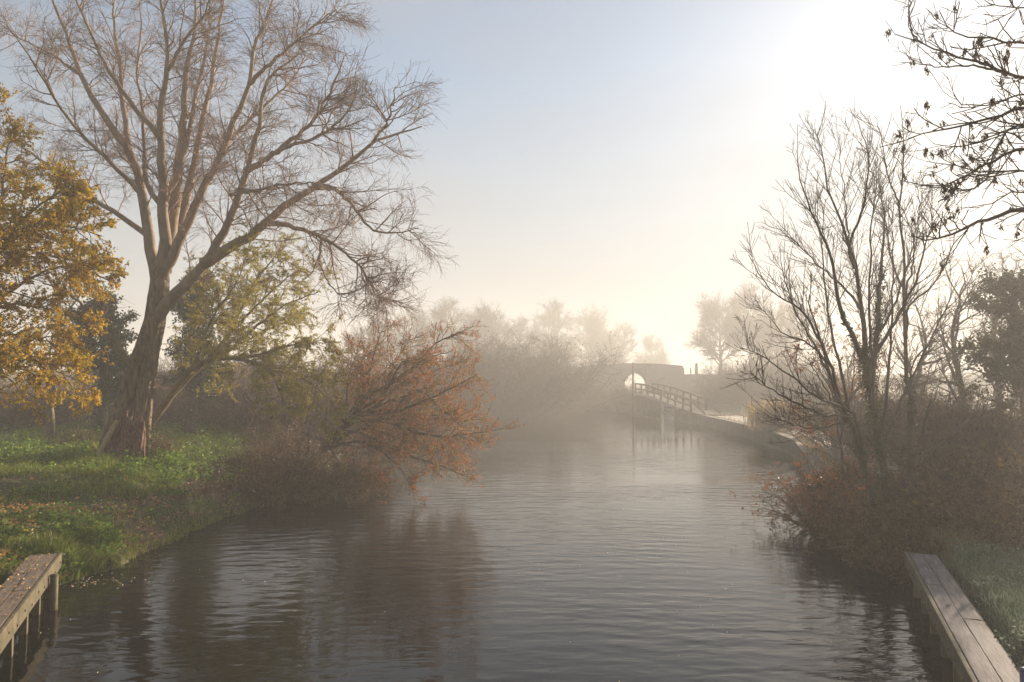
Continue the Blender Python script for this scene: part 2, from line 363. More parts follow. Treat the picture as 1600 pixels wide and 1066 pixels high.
h = madd(wwave(.1, .95, 7, True, (4, 6, 0)), .06, h)
h = madd(wnoise((.9, 1.5, 1), .4, 8), .09, h)
calm = ramp(N, [(.35,)*3, (1.,)*3], [.38, .62]); L.new(wnoise((.5, 1, 1), .3, .16, 2), calm.inputs[0])
bp = N.new('ShaderNodeBump'); bp.inputs['Distance'].default_value = .026; L.new(calm.outputs[0], bp.inputs['Strength']); L.new(h, bp.inputs['Height'])
b = N.new('ShaderNodeBsdfPrincipled'); b.inputs['Base Color'].default_value = (.010, .0095, .008, 1); b.inputs['Roughness'].default_value = .03; b.inputs['IOR'].default_value = 1.333
L.new(bp.outputs[0], b.inputs['Normal']); o = N.new('ShaderNodeOutputMaterial'); L.new(b.outputs[0], o.inputs[0])
wx, wy = np.linspace(-40, 60, 30), np.linspace(-30, 170, 60); WX, WY = np.meshgrid(wx, wy); ii = (np.arange(59)[:, None]*30 + np.arange(29)[None]).ravel()
kind(mesh_obj('water', np.stack([WX, WY, WX*0], -1), [np.stack([ii, ii+1, ii+31, ii+30], 1)], wm), 'structure')

# ------------------------------------------------------------------ haze: one closed box of even air
hm, N, L = new_mat('haze_air'); pv = N.new('ShaderNodeVolumePrincipled'); pv.inputs['Density'].default_value = HAZE_DENSITY
pv.inputs['Color'].default_value = (.77, .765, .755, 1); pv.inputs['Anisotropy'].default_value = HAZE_G
o = N.new('ShaderNodeOutputMaterial'); L.new(pv.outputs[0], o.inputs['Volume'])
HZ = MB().box((0, 180, (20.5-2)/2), (640, 520, 22.5)).build('haze', hm); kind(HZ, 'stuff')

# ------------------------------------------------------------------ jetties
def jetty(root_name, a, b, inner, deck, label, nb):
    a, b = np.array(a), np.array(b); d = (b-a)/np.linalg.norm(b-a); n = np.array([d[1], -d[0], 0])*inner; L_ = np.linalg.norm(b-a)
    z = .72; up = np.array([0, 0, 1.])
    root = empty(root_name, (0, 0, 0), label, 'jetty')
    A = np.array([a[0], a[1], 0]); d3 = np.array([d[0], d[1], 0])
    ax = [n, d3, up] if inner > 0 else [n, d3, up]
    for c in range(2):
        s = 0.
        cuts = [0] + sorted(list(np.array([2.3, 4.9, 7.2]) + (0.9 if c else 0) + rng.uniform(-.2, .2, 3))) + [L_]
        for s0, s1 in zip(cuts[:-1], cuts[1:]):
            off = .075 + .245*(c+.5)
            pk = MB().box((0, 0, 0), (.236, s1-s0-.012, .06)).build('plank', deck, root, bevel=.008)
            pk.location = tuple(A + d3*(s0+s1)/2 + n*off + up*(z-.03+rng.uniform(-.007, .007))); pk.rotation_euler = (rng.normal(0, .003), rng.normal(0, .015), math.atan2(-d[0], d[1])+rng.normal(0, .0025))
    MB().box(A + d3*L_/2 + n*.035 + up*(z-.135), (.06, L_, .28), ax).build('edge_board', M_FASCIA, root, bevel=.01)
    MB().box(A + d3*(L_+.0335) + n*.29 + up*(z-.16), (.52, .05, .22), ax).build('end_board', M_FASCIA, root, bevel=.008)
    MB().box(A + d3*L_/2 + n*.60 + up*(z-.55), (.05, L_-.1, .95), ax).build('back_board', M_BACK, root)
    for k in range(nb*2):
        if .3 < L_-.25-k*.51: MB().tubes(np.array([[(0, -.004, 0), (0, .012, 0), (0, .014, 0)]]), np.array([[.018, .018, .012]]), 8).build('bolt', M_DARKBARK, root).matrix_local = __import__('mathutils').Matrix(((d[0], -n[0], 0, (A+d3*(L_-.25-k*.51)+n*.004)[0]), (d[1], -n[1], 0, (A+d3*(L_-.25-k*.51)+n*.004)[1]), (0, 0, 1, z-.13-.06*(k % 2)), (0, 0, 0, 1)))
    for k in range(nb):
        s = L_ - .5 - k*1.02
        if s < .2: break
        ps = MB().box(A + d3*s + n*.15 + up*.05, (.11, .12, 1.06), ax).build('post', M_POST, root, bevel=.012)
        MB().box(A + d3*s + n*.39 + up*(z-.14), (.36, .08, .14), ax).build('cross_beam', M_POST, root)
    return root, A, d3, n, L_
JL = jetty('timber_jetty', (-4.85, 5.0), (-8.95, 13.8), -1, M_DECKL, 'brown weathered timber jetty strewn with fallen leaves below the green bank', 8)
JR = jetty('timber_jetty', (3.98, 5.1), (7.84, 13.86), 1, M_DECKR, 'grey frosted timber jetty beside the frosty grass and brambles', 8)
# the left jetty's front mooring post
q = JL[1] + JL[2]*(JL[4]-1.35) - JL[3]*.075
mp_ = empty('mooring_post', (q[0], q[1], 0), 'round greenish mooring post standing in the water against the leaf strewn jetty', 'post')
MB().tubes(np.array([[(0, 0, -.6), (0, 0, .1), (0, 0, .6)]]), np.array([[.07, .068, .064]]), 12).build('shaft', M_POST, mp_, True)
MB().tubes(np.array([[(0, 0, .6), (0, 0, .63), (0, 0, .64)]]), np.array([[.064, .06, .035]]), 12).build('cap', M_FASCIA, mp_, True)
# blue post at the end of the frosty verge
bpz = P(1603, 1048, 7.75)
bl = empty('bollard', (bpz[0], 7.75, gz(bpz[0], 7.75)), 'dark blue painted post at the edge of the frosty grass', 'post')
hh = bpz[2]-bl.location[2]
MB().tubes(np.array([[(0, 0, -.3), (0, 0, hh*.5), (0, 0, hh)]]), np.array([[.06, .06, .06]]), 14).build('shaft', M_BLUE, bl, True)
MB().tubes(np.array([[(0, 0, hh), (0, 0, hh+.015), (0, 0, hh+.03)]]), np.array([[.064, .06, .03]]), 14).build('cap', M_BLUE, bl, True)

# ------------------------------------------------------------------ footbridge, bank wall, towpath, hump bridge
FA, FB = np.array([16.7, 60.0]), np.array([13.3, 74.3])
fd = (FB-FA)/np.linalg.norm(FB-FA); fn = np.array([fd[1], -fd[0]])          # fn points away from the river
FL = np.linalg.norm(FB-FA)
def fz(t): return .95 + 1.5*(t*t*(3-2*t))**.9
def fp(t, o, z): q = FA+(FB-FA)*t+fn*o; return np.array([q[0], q[1], z])
fb = empty('footbridge', (15, 67, 0), 'timber railed footbridge humped over the side channel on the towpath', 'footbridge')
bw = lambda v: np.asarray(v) - np.array([15, 67, 0])
def strip(name, mat, t0, t1, o0, o1, zlo, zhi, n=16):
    mb = MB(); ts = np.linspace(t0, t1, n); V = []
    for t in ts: V += [bw(fp(t, o0, zlo(t))), bw(fp(t, o1, zlo(t))), bw(fp(t, o1, zhi(t))), bw(fp(t, o0, zhi(t)))]
    q = []
    for i in range(n-1):
        for k in range(4): q.append((4*i+k, 4*i+(k+1) % 4, 4*i+4+(k+1) % 4, 4*i+4+k))
    q += [(3, 2, 1, 0), (4*n-4, 4*n-3, 4*n-2, 4*n-1)]
    mb.add(V, q); return mb.build(name, mat, fb)
strip('deck', M_RAIL, 0, 1, .03, 2.2, lambda t: fz(t)-.12, lambda t: fz(t))
strip('edge_beam', M_PALE, .3, 1, -.05, .02, lambda t: fz(t)-.2, lambda t: fz(t)+.04)
def abutment(f0, f1, b0, b1, n=12):
    V = []; q = []
    for a_ in np.linspace(0, 1, n):
        tf, tb = f0+(f1-f0)*a_, b0+(b1-b0)*a_
        V += [bw(fp(tf, .05, -.8)), bw(fp(tb, 2.1, -.8)), bw(fp(tb, 2.1, fz(min(max(tb, 0), 1))-.14)), bw(fp(tf, .05, fz(tf)-.14))]
    for i in range(n-1):
        for k in range(4): q.append((4*i+k, 4*i+(k+1) % 4, 4*i+4+(k+1) % 4, 4*i+4+k))
    q += [(3, 2, 1, 0), (4*n-4, 4*n-3, 4*n-2, 4*n-1)]; mb = MB(); mb.add(V, q); return mb.build('abutment', M_CONC, fb)
abutment(.57, 1.0, .90, 1.02); abutment(.0, .37, .12, .64)
for o, tA in ((.12, .16), (2.1, .22)):
    ts = np.linspace(tA, 1.0, 9)
    for t in ts: MB().beam(bw(fp(t, o, fz(t)-.1)), bw(fp(t, o, fz(t)+1.12)), .15, .15).build('rail_post', M_RAIL, fb)
    for zz, hgt in ((1.08, .16), (.55, .13)):
        mb = MB()
        for t0, t1 in zip(ts[:-1], ts[1:]): mb.beam(bw(fp(t0, o-.08, fz(t0)+zz)), bw(fp(t1, o-.08, fz(t1)+zz)), .08, hgt)
        mb.build('handrail' if zz > 1 else 'midrail', M_RAIL, fb)
    e = fp(tA-.18, o-.08, fz(max(tA-.18, 0))+.1)
    MB().beam(bw(fp(tA, o-.08, fz(tA)+1.08)), bw(e), .08, .15).build('sloping_rail', M_RAIL, fb)
sg = empty('bright_gap_panel', (15, 67, 0), 'pale braced panel added to brighten the gap under the footbridge', 'gate')  # white panel added to lend the dark gap a bright look
g0, g1 = fp(.40, .9, 0)-np.array([15, 67, 0]), fp(.64, .9, 0)-np.array([15, 67, 0])
MB().beam(g0+[0, 0, .45], g1+[0, 0, .45], .08, 1.9).build('panel', M_WHITE, sg)
MB().beam(g0+[0, -.12, .1], g1+[0, -.12, 1.0], .10, .16).build('diagonal_brace', M_RAIL, sg)
MB().beam(g0+[0, -.12, 1.25], g1+[0, -.12, 1.2], .10, .14).build('top_rail', M_RAIL, sg)
pl = empty('pole', (13.25, 74.9, 0), 'tall thin dark pole at the water end of the footbridge', 'pole')
MB().tubes(np.array([[(0, 0, -.5), (0, 0, 2.5), (0.02, 0, 5.3)]]), np.array([[.13, .12, .1]]), 8).build('shaft', M_POST, pl, True)
MB().tubes(np.array([[(.02, 0, 5.3), (.02, 0, 5.4), (.02, 0, 5.95)]]), np.array([[.1, .05, .04]]), 8).build('finial', M_POST, pl, True)
lg = empty('fallen_branch', (12.6, 77.2, .05), 'mossy branch lying in the water beyond the footbridge', 'branch')
lp = stackl([(resample([(0.4, 0, .1), (-.6, .1, .16), (-1.6, 0, .28), (-2.2, -.1, .1)], 10, .03), np.linspace(.14, .05, 10))])
MB().tubes(*lp, 6).build('stem', M_DARKBARK, lg, True)
q2 = spawn(*lp, 14, ln=(.3, .8), r=(.04, .01)); MB().tubes(*q2, 4).build('twig', M_DARKTWIG, lg)
# stone edging wall of the towpath
wl = np.array([(10.8, 24.2), (13.5, 32), (15.3, 38), (16.3, 47), (16.6, 54), (16.7, 60.2)])
wl = resample(np.c_[wl, wl[:, 0]*0], 40)[:, :2]; tg = nrm(np.gradient(wl, axis=0)); wn = np.stack([tg[:, 1], -tg[:, 0]], 1)
V = []; q = []
for i, (p_, n_) in enumerate(zip(wl, wn)):
    a, c = p_-n_*.08, p_+n_*.35
    V += [(a[0], a[1], -.8), (c[0], c[1], -.8), (c[0], c[1], .93), (a[0], a[1], .9)]
    if i:
        for k in range(4): q.append((4*i-4+k, 4*i-4+(k+1) % 4, 4*i+(k+1) % 4, 4*i+k))
q += [(3, 2, 1, 0), tuple(len(V)-4+k for k in range(4))]
mb = MB(); mb.add(V, q); tag(mb.build('bank_wall', M_CONC), 'low mossy concrete wall edging the towpath along the water', 'bank wall')
V = []; q = []
for i, (p_, n_) in enumerate(zip(wl, wn)):
    for o_ in np.linspace(1.0, 3.0, 5):
        x_, y_ = p_+n_*o_; V.append((x_, y_, max(gz(x_, y_), .8)+.035))
    if i: q += [(5*i-5+k, 5*i-4+k, 5*i+1+k, 5*i+k) for k in range(4)]
kind(mesh_obj('towpath', V, [np.array(q)], M_PATH), 'structure')

BK = 1.4
hb = empty('hump_bridge', (17*BK, 92*BK, CAMZ*(1-BK)), 'arched brick hump bridge fading into the mist', 'bridge', sc=BK)
xs_ = np.linspace(-8.2, 6.0, 72); R_ = 1.9
top = 6.12 - .0055*(xs_+.3)**2*1.6
bot = np.where(np.abs(xs_) < R_, 2.97 + np.sqrt(np.maximum(R_**2-xs_**2, 0)), -1.0)
def wall_slab(name, lo, hi, y0, y1, mat):
    V = []; q = []
    for x_, l_, h_ in zip(xs_, lo, hi): V += [(x_, y0, l_), (x_, y0, h_), (x_, y1, h_), (x_, y1, l_)]
    for i in range(len(xs_)-1):
        for k in range(4): q.append((4*i+k, 4*i+4+k, 4*i+4+(k+1) % 4, 4*i+(k+1) % 4))
    q += [(0, 1, 2, 3), tuple(len(V)-1-k for k in range(4))]
    mb = MB(); mb.add(V, q); return mb.build(name, mat, hb)
wall_slab('arch_barrel', bot, top-1.25, 0, 5, M_BRICK)
for y0 in (-.06, 4.7):
    wall_slab('parapet', top-1.25, top-.16, y0, y0+.36, M_BRICK); wall_slab('coping', top-.158, top, y0-.06, y0+.42, M_CONC)
aw = MB(); aw.box((27.3*BK, 92.4*BK, 2.2), (8.4*BK, .45, 5.25)); tag(aw.build('approach_wall', M_BRICK), 'low brick wall running on from the right end of the hump bridge', 'wall')
for k, (px_, lab) in enumerate(((1068, 'short misty bollard nearest the hump bridge parapet'), (1079, 'short misty bollard standing between two others on the bridge approach'), (1088, 'thickest misty bollard on the bridge approach, farthest from the parapet'))):
    x_ = (px_-800)/F*92.4*BK; bo = empty('bollard', (x_, 92.4*BK, 4.8), lab, 'bollard', 'bollards on the bridge approach', sc=BK)
    r_ = .09 if k < 2 else .22
    MB().tubes(np.array([[(0, 0, -.1), (0, 0, .5), (0, 0, .8 if k < 2 else 1.3)]]), np.array([[r_, r_*.95, r_*.8]]), 8).build('shaft', M_POST, bo, True)
    MB().tubes(np.array([[(0, 0, .8 if k < 2 else 1.3), (0, 0, .86 if k < 2 else 1.4), (0, 0, .9 if k < 2 else 1.5)]]), np.array([[r_, r_*.9, r_*.4]]), 8).build('cap', M_POST, bo, True)

# ------------------------------------------------------------------ trees
def tree_root(name, px, Y, label, cat='tree', group=None):
    x = P(px, 600, Y)[0]; z = gz(x, Y); return empty(name, (x, Y, z), label, cat, group), np.array([x, Y, z])

# --- the big bare willow
WY = 24.0
root, W0 = tree_root('willow_tree', 205, WY, 'huge bare willow with a split leaning trunk on the grassy left bank')
def rel(l, o): return l[0]-o, l[1]
def stem_px(ctrl, Y0, dY, N):
    c = np.array(ctrl, float); l = np.linspace(0, 1, len(c)); pts = np.array([P(a, b, Y0+dY*t) for (a, b, _), t in zip(c, l)])
    pp = resample(pts, N); return pp, np.interp(np.linspace(0, 1, N), np.linspace(0, 1, len(c)), c[:, 2])
def ridged(mb, pts, R, sides=40, amp=.10, seed=0):
    """a trunk with deep twisting bark ridges and flared roots"""
    g = np.random.default_rng(seed); N = len(pts); T = nrm(np.gradient(pts, axis=0)); U = nrm(np.cross(T, [[1., 0, 0]])); V = np.cross(T, U)
    a = np.arange(sides)*2*math.pi/sides; h = np.linspace(0, 1, N)[:, None]; f = 1.
    for m in (3, 5, 8, 13, 19): f = f + amp*(1.3 if m < 8 else .55)*np.sin(m*a[None]+g.uniform(0, 6)+h*g.uniform(-3, 3)*m*.3+.7*np.sin(h*g.uniform(8, 20)))*(1 if m > 5 else (.35+.65*(1-h)**2))*.6
    f = f + g.normal(0, amp*.16, (N, sides))
    rr = R[:, None]*f; v = pts[:, None]+rr[..., None]*(np.cos(a)[None, :, None]*U[:, None]+np.sin(a)[None, :, None]*V[:, None])
    i = np.arange(N-1)[:, None]*sides; k = np.arange(sides)[None]; k2 = (k+1) % sides
    mb.add(v, np.stack(np.broadcast_arrays(i+k, i+k2, i+sides+k2, i+sides+k), -1).reshape(-1, 4))
trunk = [stem_px([(214, 716, .42), (217, 685, .35), (222, 640, .27), (229, 600, .255), (237, 540, .27), (244, 480, .33), (248, 450, .32), (252, 420, .27), (261, 375, .20), (264, 345, .05)], WY, .3, 60),
         stem_px([(174, 716, .46), (183, 670, .35), (194, 630, .29), (205, 590, .25), (218, 550, .21), (232, 510, .20), (240, 470, .08)], WY-.25, .3, 50)]
mb = MB(); ridged(mb, trunk[0][0]-W0, trunk[0][1], 44, .12, 3); ridged(mb, trunk[1][0]-W0, trunk[1][1], 40, .13, 5)
mb.build('trunk', M_BARK, root, True)
LIMBS = [([(246, 440), (236, 394), (223, 306), (206, 245), (166, 188), (127, 118), (103, 52), (83, 0), (70, -50)], 3, .24, .03),
 ([(206, 245), (203, 236), (192, 175), (188, 109), (179, 44), (177, 0), (172, -50)], 4.0, .13, .025),
 ([(250, 430), (257, 380), (254, 306), (251, 210), (252, 162), (262, 109), (258, 44), (245, -40)], -2.5, .25, .03),
 ([(252, 218), (206, 162), (171, 114), (144, 57), (118, 0), (100, -40)], -3, .11, .02),
 ([(256, 425), (264, 385), (273, 306), (282, 241), (287, 175), (291, 109), (302, 57), (306, -40)], 1.5, .27, .03),
 ([(254, 432), (266, 402), (280, 366), (291, 306), (306, 245), (315, 192), (328, 144), (337, 87), (346, 26), (352, -40)], 4, .20, .03),
 ([(252, 440), (266, 408), (284, 367), (319, 293), (346, 241), (367, 184), (389, 131), (398, 74), (420, 22), (430, -20)], -2, .22, .03),
 ([(389, 131), (437, 87), (481, 48), (525, 13)], -3, .09, .015),
 ([(240, 505), (262, 475), (280, 455), (324, 407), (350, 363), (372, 306), (389, 258), (402, 210), (411, 144), (430, 110), (470, 85)], -3.5, .25, .025),
 ([(387, 266), (433, 236), (481, 197), (516, 144), (538, 87)], -4, .12, .015),
 ([(433, 236), (503, 210), (547, 170), (560, 130)], -4.5, .07, .012),
 ([(318, 412), (341, 398), (394, 367), (437, 328), (490, 293), (547, 254), (582, 223), (620, 210), (660, 197)], -3, .22, .018),
 ([(582, 223), (608, 184), (617, 136)], -3.5, .06, .012),
 ([(490, 293), (525, 297), (556, 328), (582, 359), (621, 363), (656, 356)], -3, .09, .012),
 ([(360, 305), (420, 293), (470, 285), (520, 292)], -5, .07, .015),
 ([(410, 348), (459, 354), (503, 372), (538, 394), (569, 424), (591, 459), (620, 480)], -4, .10, .012),
 ([(503, 372), (500, 410), (520, 450), (545, 470)], -3, .05, .01),
 ([(241, 400), (232, 372), (188, 337), (144, 311), (105, 280), (57, 245), (9, 214), (-30, 180)], 3, .13, .02),
 ([(210, 575), (204, 571), (188, 548), (164, 518), (138, 492), (108, 459), (66, 443)], -2.5, .13, .02),
 ([(254, 306), (280, 270), (306, 150), (325, 60), (330, -40)], 5, .12, .02),
 ([(319, 293), (360, 220), (420, 160), (460, 120), (490, 60)], 4.5, .10, .015),
 ([(223, 306), (170, 250), (110, 190), (40, 80), (10, 40)], -4, .10, .015),
 ([(262, 109), (290, 60), (320, 20), (340, -40)], -3, .08, .015),
 ([(127, 118), (80, 85), (30, 60), (5, 40)], 3, .07, .012),
 ([(258, 330), (228, 280), (225, 200), (215, 120), (220, 40), (212, -40)], 5, .10, .015)]
# each limb starts on the limb it forks from: its depth there is the depth its parent has at that point
lim = []; seen = [(t_[0], t_[1]) for t_ in trunk]
for px_, dY, r0, r1 in LIMBS:
    best, by = 1e9, WY
    for pp, _ in seen:
        scr = np.stack([CX + F*(pp[:, 0]/(pp[:, 1]*cp+(pp[:, 2]-CAMZ)*sp)), CY - F*((pp[:, 2]-CAMZ)*cp-pp[:, 1]*sp)/(pp[:, 1]*cp+(pp[:, 2]-CAMZ)*sp)], 1)
        e = ((scr-np.array(px_[0]))**2).sum(1); k = e.argmin()
        if e[k] < best: best, by = e[k], pp[k, 1]
    l = limb(px_, by, dY*.75, r0, r1, 24, .02); seen.append(l); lim.append(l)
for l in lim:
    a = stackl([rel(l, W0)]); MB().tubes(*a, 8).build('limb', M_LIMB, root, True)
LP, LR = stackl([rel(l, W0) for l in lim])
Ls = np.linalg.norm(np.diff(LP, axis=1), axis=2).sum(1)
t1 = spawn(LP, LR, Ls*3.1, (.18, 1), (28, 65), (1.0, 3.0), 9, (.030, .007), (0, 0, .08), .13, .58)
t2 = spawn(*t1, 7.5, (.15, 1), (25, 60), (.45, 1.15), 7, (.012, .005), (0, 0, -.02), .15, .4)
t3 = spawn(*t2, 4.6, (.2, 1), (20, 55), (.25, .8), 5, (.006, .0035), (0, 0, -.12), .15, .3)
mb = MB().tubes(*t1, 5).tubes(*t2, 3).tubes(*t3, 3); mb.build('crown', M_TWIG, root, True)
# torn heartwood at the foot, splinter by splinter, and the slab that leans on it
mb = MB(); sl_ = []
for k in range(70):
    a = rng.uniform(0, 1); e = rng.uniform(0, 1)
    b0 = P(160+a*66, 716-rng.uniform(0, 8), WY-1.15+.6*abs(a-.5)); t0 = P(186+a*40+rng.normal(0, 3), 660+rng.normal(0, 8), WY-.62+.3*abs(a-.5))
    sl_.append((resample([b0, (b0+t0)/2+rng.normal(0, .03, 3), t0], 6, .012)-W0, np.linspace(.05, .022, 6)*rng.uniform(.6, 1.3)))
mb.tubes(*stackl(sl_), 5); mb.build('torn_heartwood', M_SPLIT, root)
a, b = P(150, 716, WY-1.35)-W0, P(183, 657, WY-.80)-W0
MB().beam(a, b, .20, .09).build('leaning_slab', M_SLAB, root, bevel=.02)
# ivy and bank shoots creeping over the foot of the trunk
iv = MB(); p, tn = sample(stackl([rel(trunk[0], W0)])[0][:, :9], 1600); p = p + nrm(rng.normal(size=p.shape))*rng.uniform(.42, .6, (len(p), 1))
leaf_mesh(iv, p, nrm(rng.normal(size=p.shape)+np.array([0, 0, -.5])), (.05, .10), .7); iv.build('ivy', L_IVYBROWN, root)

# --- generic traced tree
def traced(name, px, Y, label, limbs, tw, leaf=None, bark=M_DARKBARK, twig=M_DARKTWIG, sides=7, cat='tree', part='trunk', zoff=0):
    root, o = tree_root(name, px, Y, label, cat)
    ls = [rel(limb(l[0], Y+(l[4] if len(l) > 4 else 0), l[1], l[2], l[3], 20, .015), o) for l in limbs]
    for l in ls: MB().tubes(*stackl([l]), sides).build(part if len(ls) > 1 else 'trunk', bark, root, True)
    A_ = stackl(ls); lv = [A_]; L0 = np.linalg.norm(np.diff(A_[0], axis=1), axis=2).sum(1)
    mb = MB()
    for k, kw in enumerate(tw):
        kw = dict(kw); n = kw.pop('n'); lv.append(spawn(*lv[-1], L0*n if k == 0 else n, **kw)); mb.tubes(*lv[-1], 4 if k == 0 else 3)
    mb.build('crown', twig, root, True)
    if leaf:
        for (lev, n, size, asp, spread, droop, mat, nm) in leaf:
            mb = MB(); leaves(mb, lv[lev][0], n, size, asp, spread, droop, .2, .02); mb.build(nm, mat, root)
    return root, o, lv

# yellow leaved tree at the left edge
traced('hazel_tree', -90, 18, 'bushy yellow leaved tree filling the left edge of the picture',
 [([(-95, 720), (-80, 600), (-40, 480), (0, 380), (50, 330), (110, 290)], -1.5, .12, .02), ([(-80, 600), (-30, 500), (40, 440), (110, 415), (175, 440)], 1.5, .09, .012),
  ([(-60, 520), (-20, 400), (5, 300), (12, 230), (15, 185)], 1, .09, .012), ([(-70, 580), (0, 540), (50, 560), (110, 590)], -1.5, .07, .01),
  ([(-80, 600), (-30, 420), (30, 360), (90, 350), (160, 370)], -2.5, .08, .01), ([(-60, 540), (0, 480), (60, 480), (130, 500)], 2, .07, .01),
  ([(-80, 620), (-20, 530), (60, 530), (120, 555)], 1.0, .07, .01), ([(-80, 620), (-30, 570), (40, 580), (90, 610)], -.5, .06, .01), ([(-60, 520), (20, 400), (80, 400), (150, 420)], -.5, .07, .01), ([(-85, 640), (-120, 450), (-110, 300), (-80, 220)], 1, .1, .015), ([(-80, 600), (-20, 560), (20, 600), (50, 620)], .5, .06, .01), ([(-60, 520), (-30, 330), (30, 270), (70, 260)], 2.2, .07, .01)],
 [dict(n=5.5, t=(.25, 1), ang=(30, 65), ln=(.7, 1.9), N=7, r=(.018, .005), trop=(0, 0, .1), wig=.13), dict(n=6, t=(.2, 1), ang=(25, 60), ln=(.35, .9), N=5, r=(.007, .003), trop=(0, 0, 0), wig=.15)],
 [(2, 60000, (.04, .10), .65, .7, .5, L_YELLOW, 'foliage')], M_OLIVEBARK, M_BROWNTWIG, part='stem')
# olive leaved willow arching to the right from the foot of the big one
traced('willow_tree', 236, 25.2, 'small arching willow with olive yellow leaves leaning right from the big trunk',
 [([(228, 668), (236, 659), (272, 610), (302, 574), (345, 559), (400, 567), (430, 590), (445, 640)], -2, .17, .03), ([(232, 664), (268, 620), (300, 585), (328, 558), (355, 525), (378, 482), (400, 436), (440, 390)], 1, .13, .02),
  ([(345, 559), (390, 520), (440, 480), (500, 455)], -2.5, .08, .012), ([(345, 559), (400, 556), (450, 540), (515, 530)], -1, .09, .012),
  ([(355, 525), (410, 470), (455, 430), (495, 425)], 2, .07, .012), ([(400, 567), (450, 580), (500, 610), (520, 650)], -1.5, .06, .01),
  ([(316, 565), (332, 510), (318, 450), (352, 395)], 2.5, .06, .01), ([(328, 558), (380, 535), (430, 510), (480, 500)], 2.5, .06, .01), ([(302, 574), (330, 500), (370, 440), (390, 385)], -2.2, .06, .01),
  ([(383, 565), (420, 575), (470, 575), (530, 585)], .8, .05, .01)],
 [dict(n=6.0, t=(.25, 1), ang=(30, 70), ln=(.8, 2.3), N=7, r=(.018, .005), trop=(0, 0, .05), wig=.15), dict(n=6, t=(.2, 1), ang=(25, 60), ln=(.35, 1.0), N=5, r=(.007, .003), trop=(0, 0, -.15), wig=.15)],
 [(2, 52000, (.06, .12), .32, .6, .6, L_OLIVE, 'foliage')], M_OLIVEBARK, M_OLIVEBARK, part='stem')
# rust leaved bush over the water
traced('overhanging_bush', 535, 25.2, 'rust orange leaved bush leaning out over the water with its tips dipping in',
 [([(505, 705), (530, 668), (553, 647), (573, 621), (609, 601), (645, 578), (678, 539), (725, 518)], -1, .11, .012), ([(520, 690), (563, 627), (576, 581), (593, 525), (606, 506)], 1, .07, .01),
  ([(520, 690), (560, 647), (613, 644), (662, 627), (695, 611), (748, 585)], -2, .09, .012), ([(515, 695), (553, 660), (613, 663), (665, 680), (711, 680), (772, 672)], -2.5, .09, .012),
  ([(510, 700), (547, 673), (599, 693), (645, 713), (690, 729), (742, 750)], -2.5, .08, .012), ([(515, 700), (560, 690), (605, 712), (640, 752)], -2.2, .06, .01),
  ([(530, 668), (580, 640), (630, 600), (690, 575), (735, 560)], 1.5, .07, .01), ([(530, 668), (600, 640), (660, 650), (740, 640)], 1, .07, .01), ([(515, 695), (570, 670), (640, 690), (735, 705)], .6, .07, .01),
  ([(553, 647), (600, 615), (625, 570), (660, 560)], -2.5, .06, .01), ([(520, 700), (540, 640), (545, 590), (560, 540)], -1, .05, .01), ([(515, 700), (530, 720), (560, 745), (590, 765)], -1.8, .05, .01),
  ([(613, 644), (650, 610), (690, 640), (720, 665)], -2.6, .05, .01), ([(553, 647), (585, 600), (625, 555), (640, 530)], .5, .05, .01), ([(573, 621), (630, 585), (670, 560), (705, 550)], -1.8, .05, .01), ([(560, 647), (630, 620), (690, 600), (740, 610)], 2.0, .05, .01), ([(530, 668), (560, 620), (565, 570), (580, 535)], 2, .045, .01), ([(553, 660), (620, 655), (690, 655), (755, 655)], -.6, .05, .01), ([(520, 690), (580, 700), (650, 700), (720, 720)], -.4, .05, .01)],
 [dict(n=7.0, t=(.22, 1), ang=(25, 65), ln=(.6, 2.1), N=7, r=(.016, .005), trop=(0, 0, .08), wig=.14), dict(n=6.5, t=(.15, 1), ang=(25, 55), ln=(.3, .8), N=5, r=(.007, .003), trop=(0, 0, .05), wig=.15)],
 [(2, 24000, (.045, .09), .45, .7, .2, L_ORANGE, 'orange_foliage'), (1, 9000, (.04, .08), .4, .8, .3, L_OLIVE, 'olive_foliage'), (2, 9000, (.04, .08), .4, .8, .3, L_BRAMBLE, 'brown_foliage')], M_DARKBARK, M_BROWNTWIG, part='stem', cat='bush')

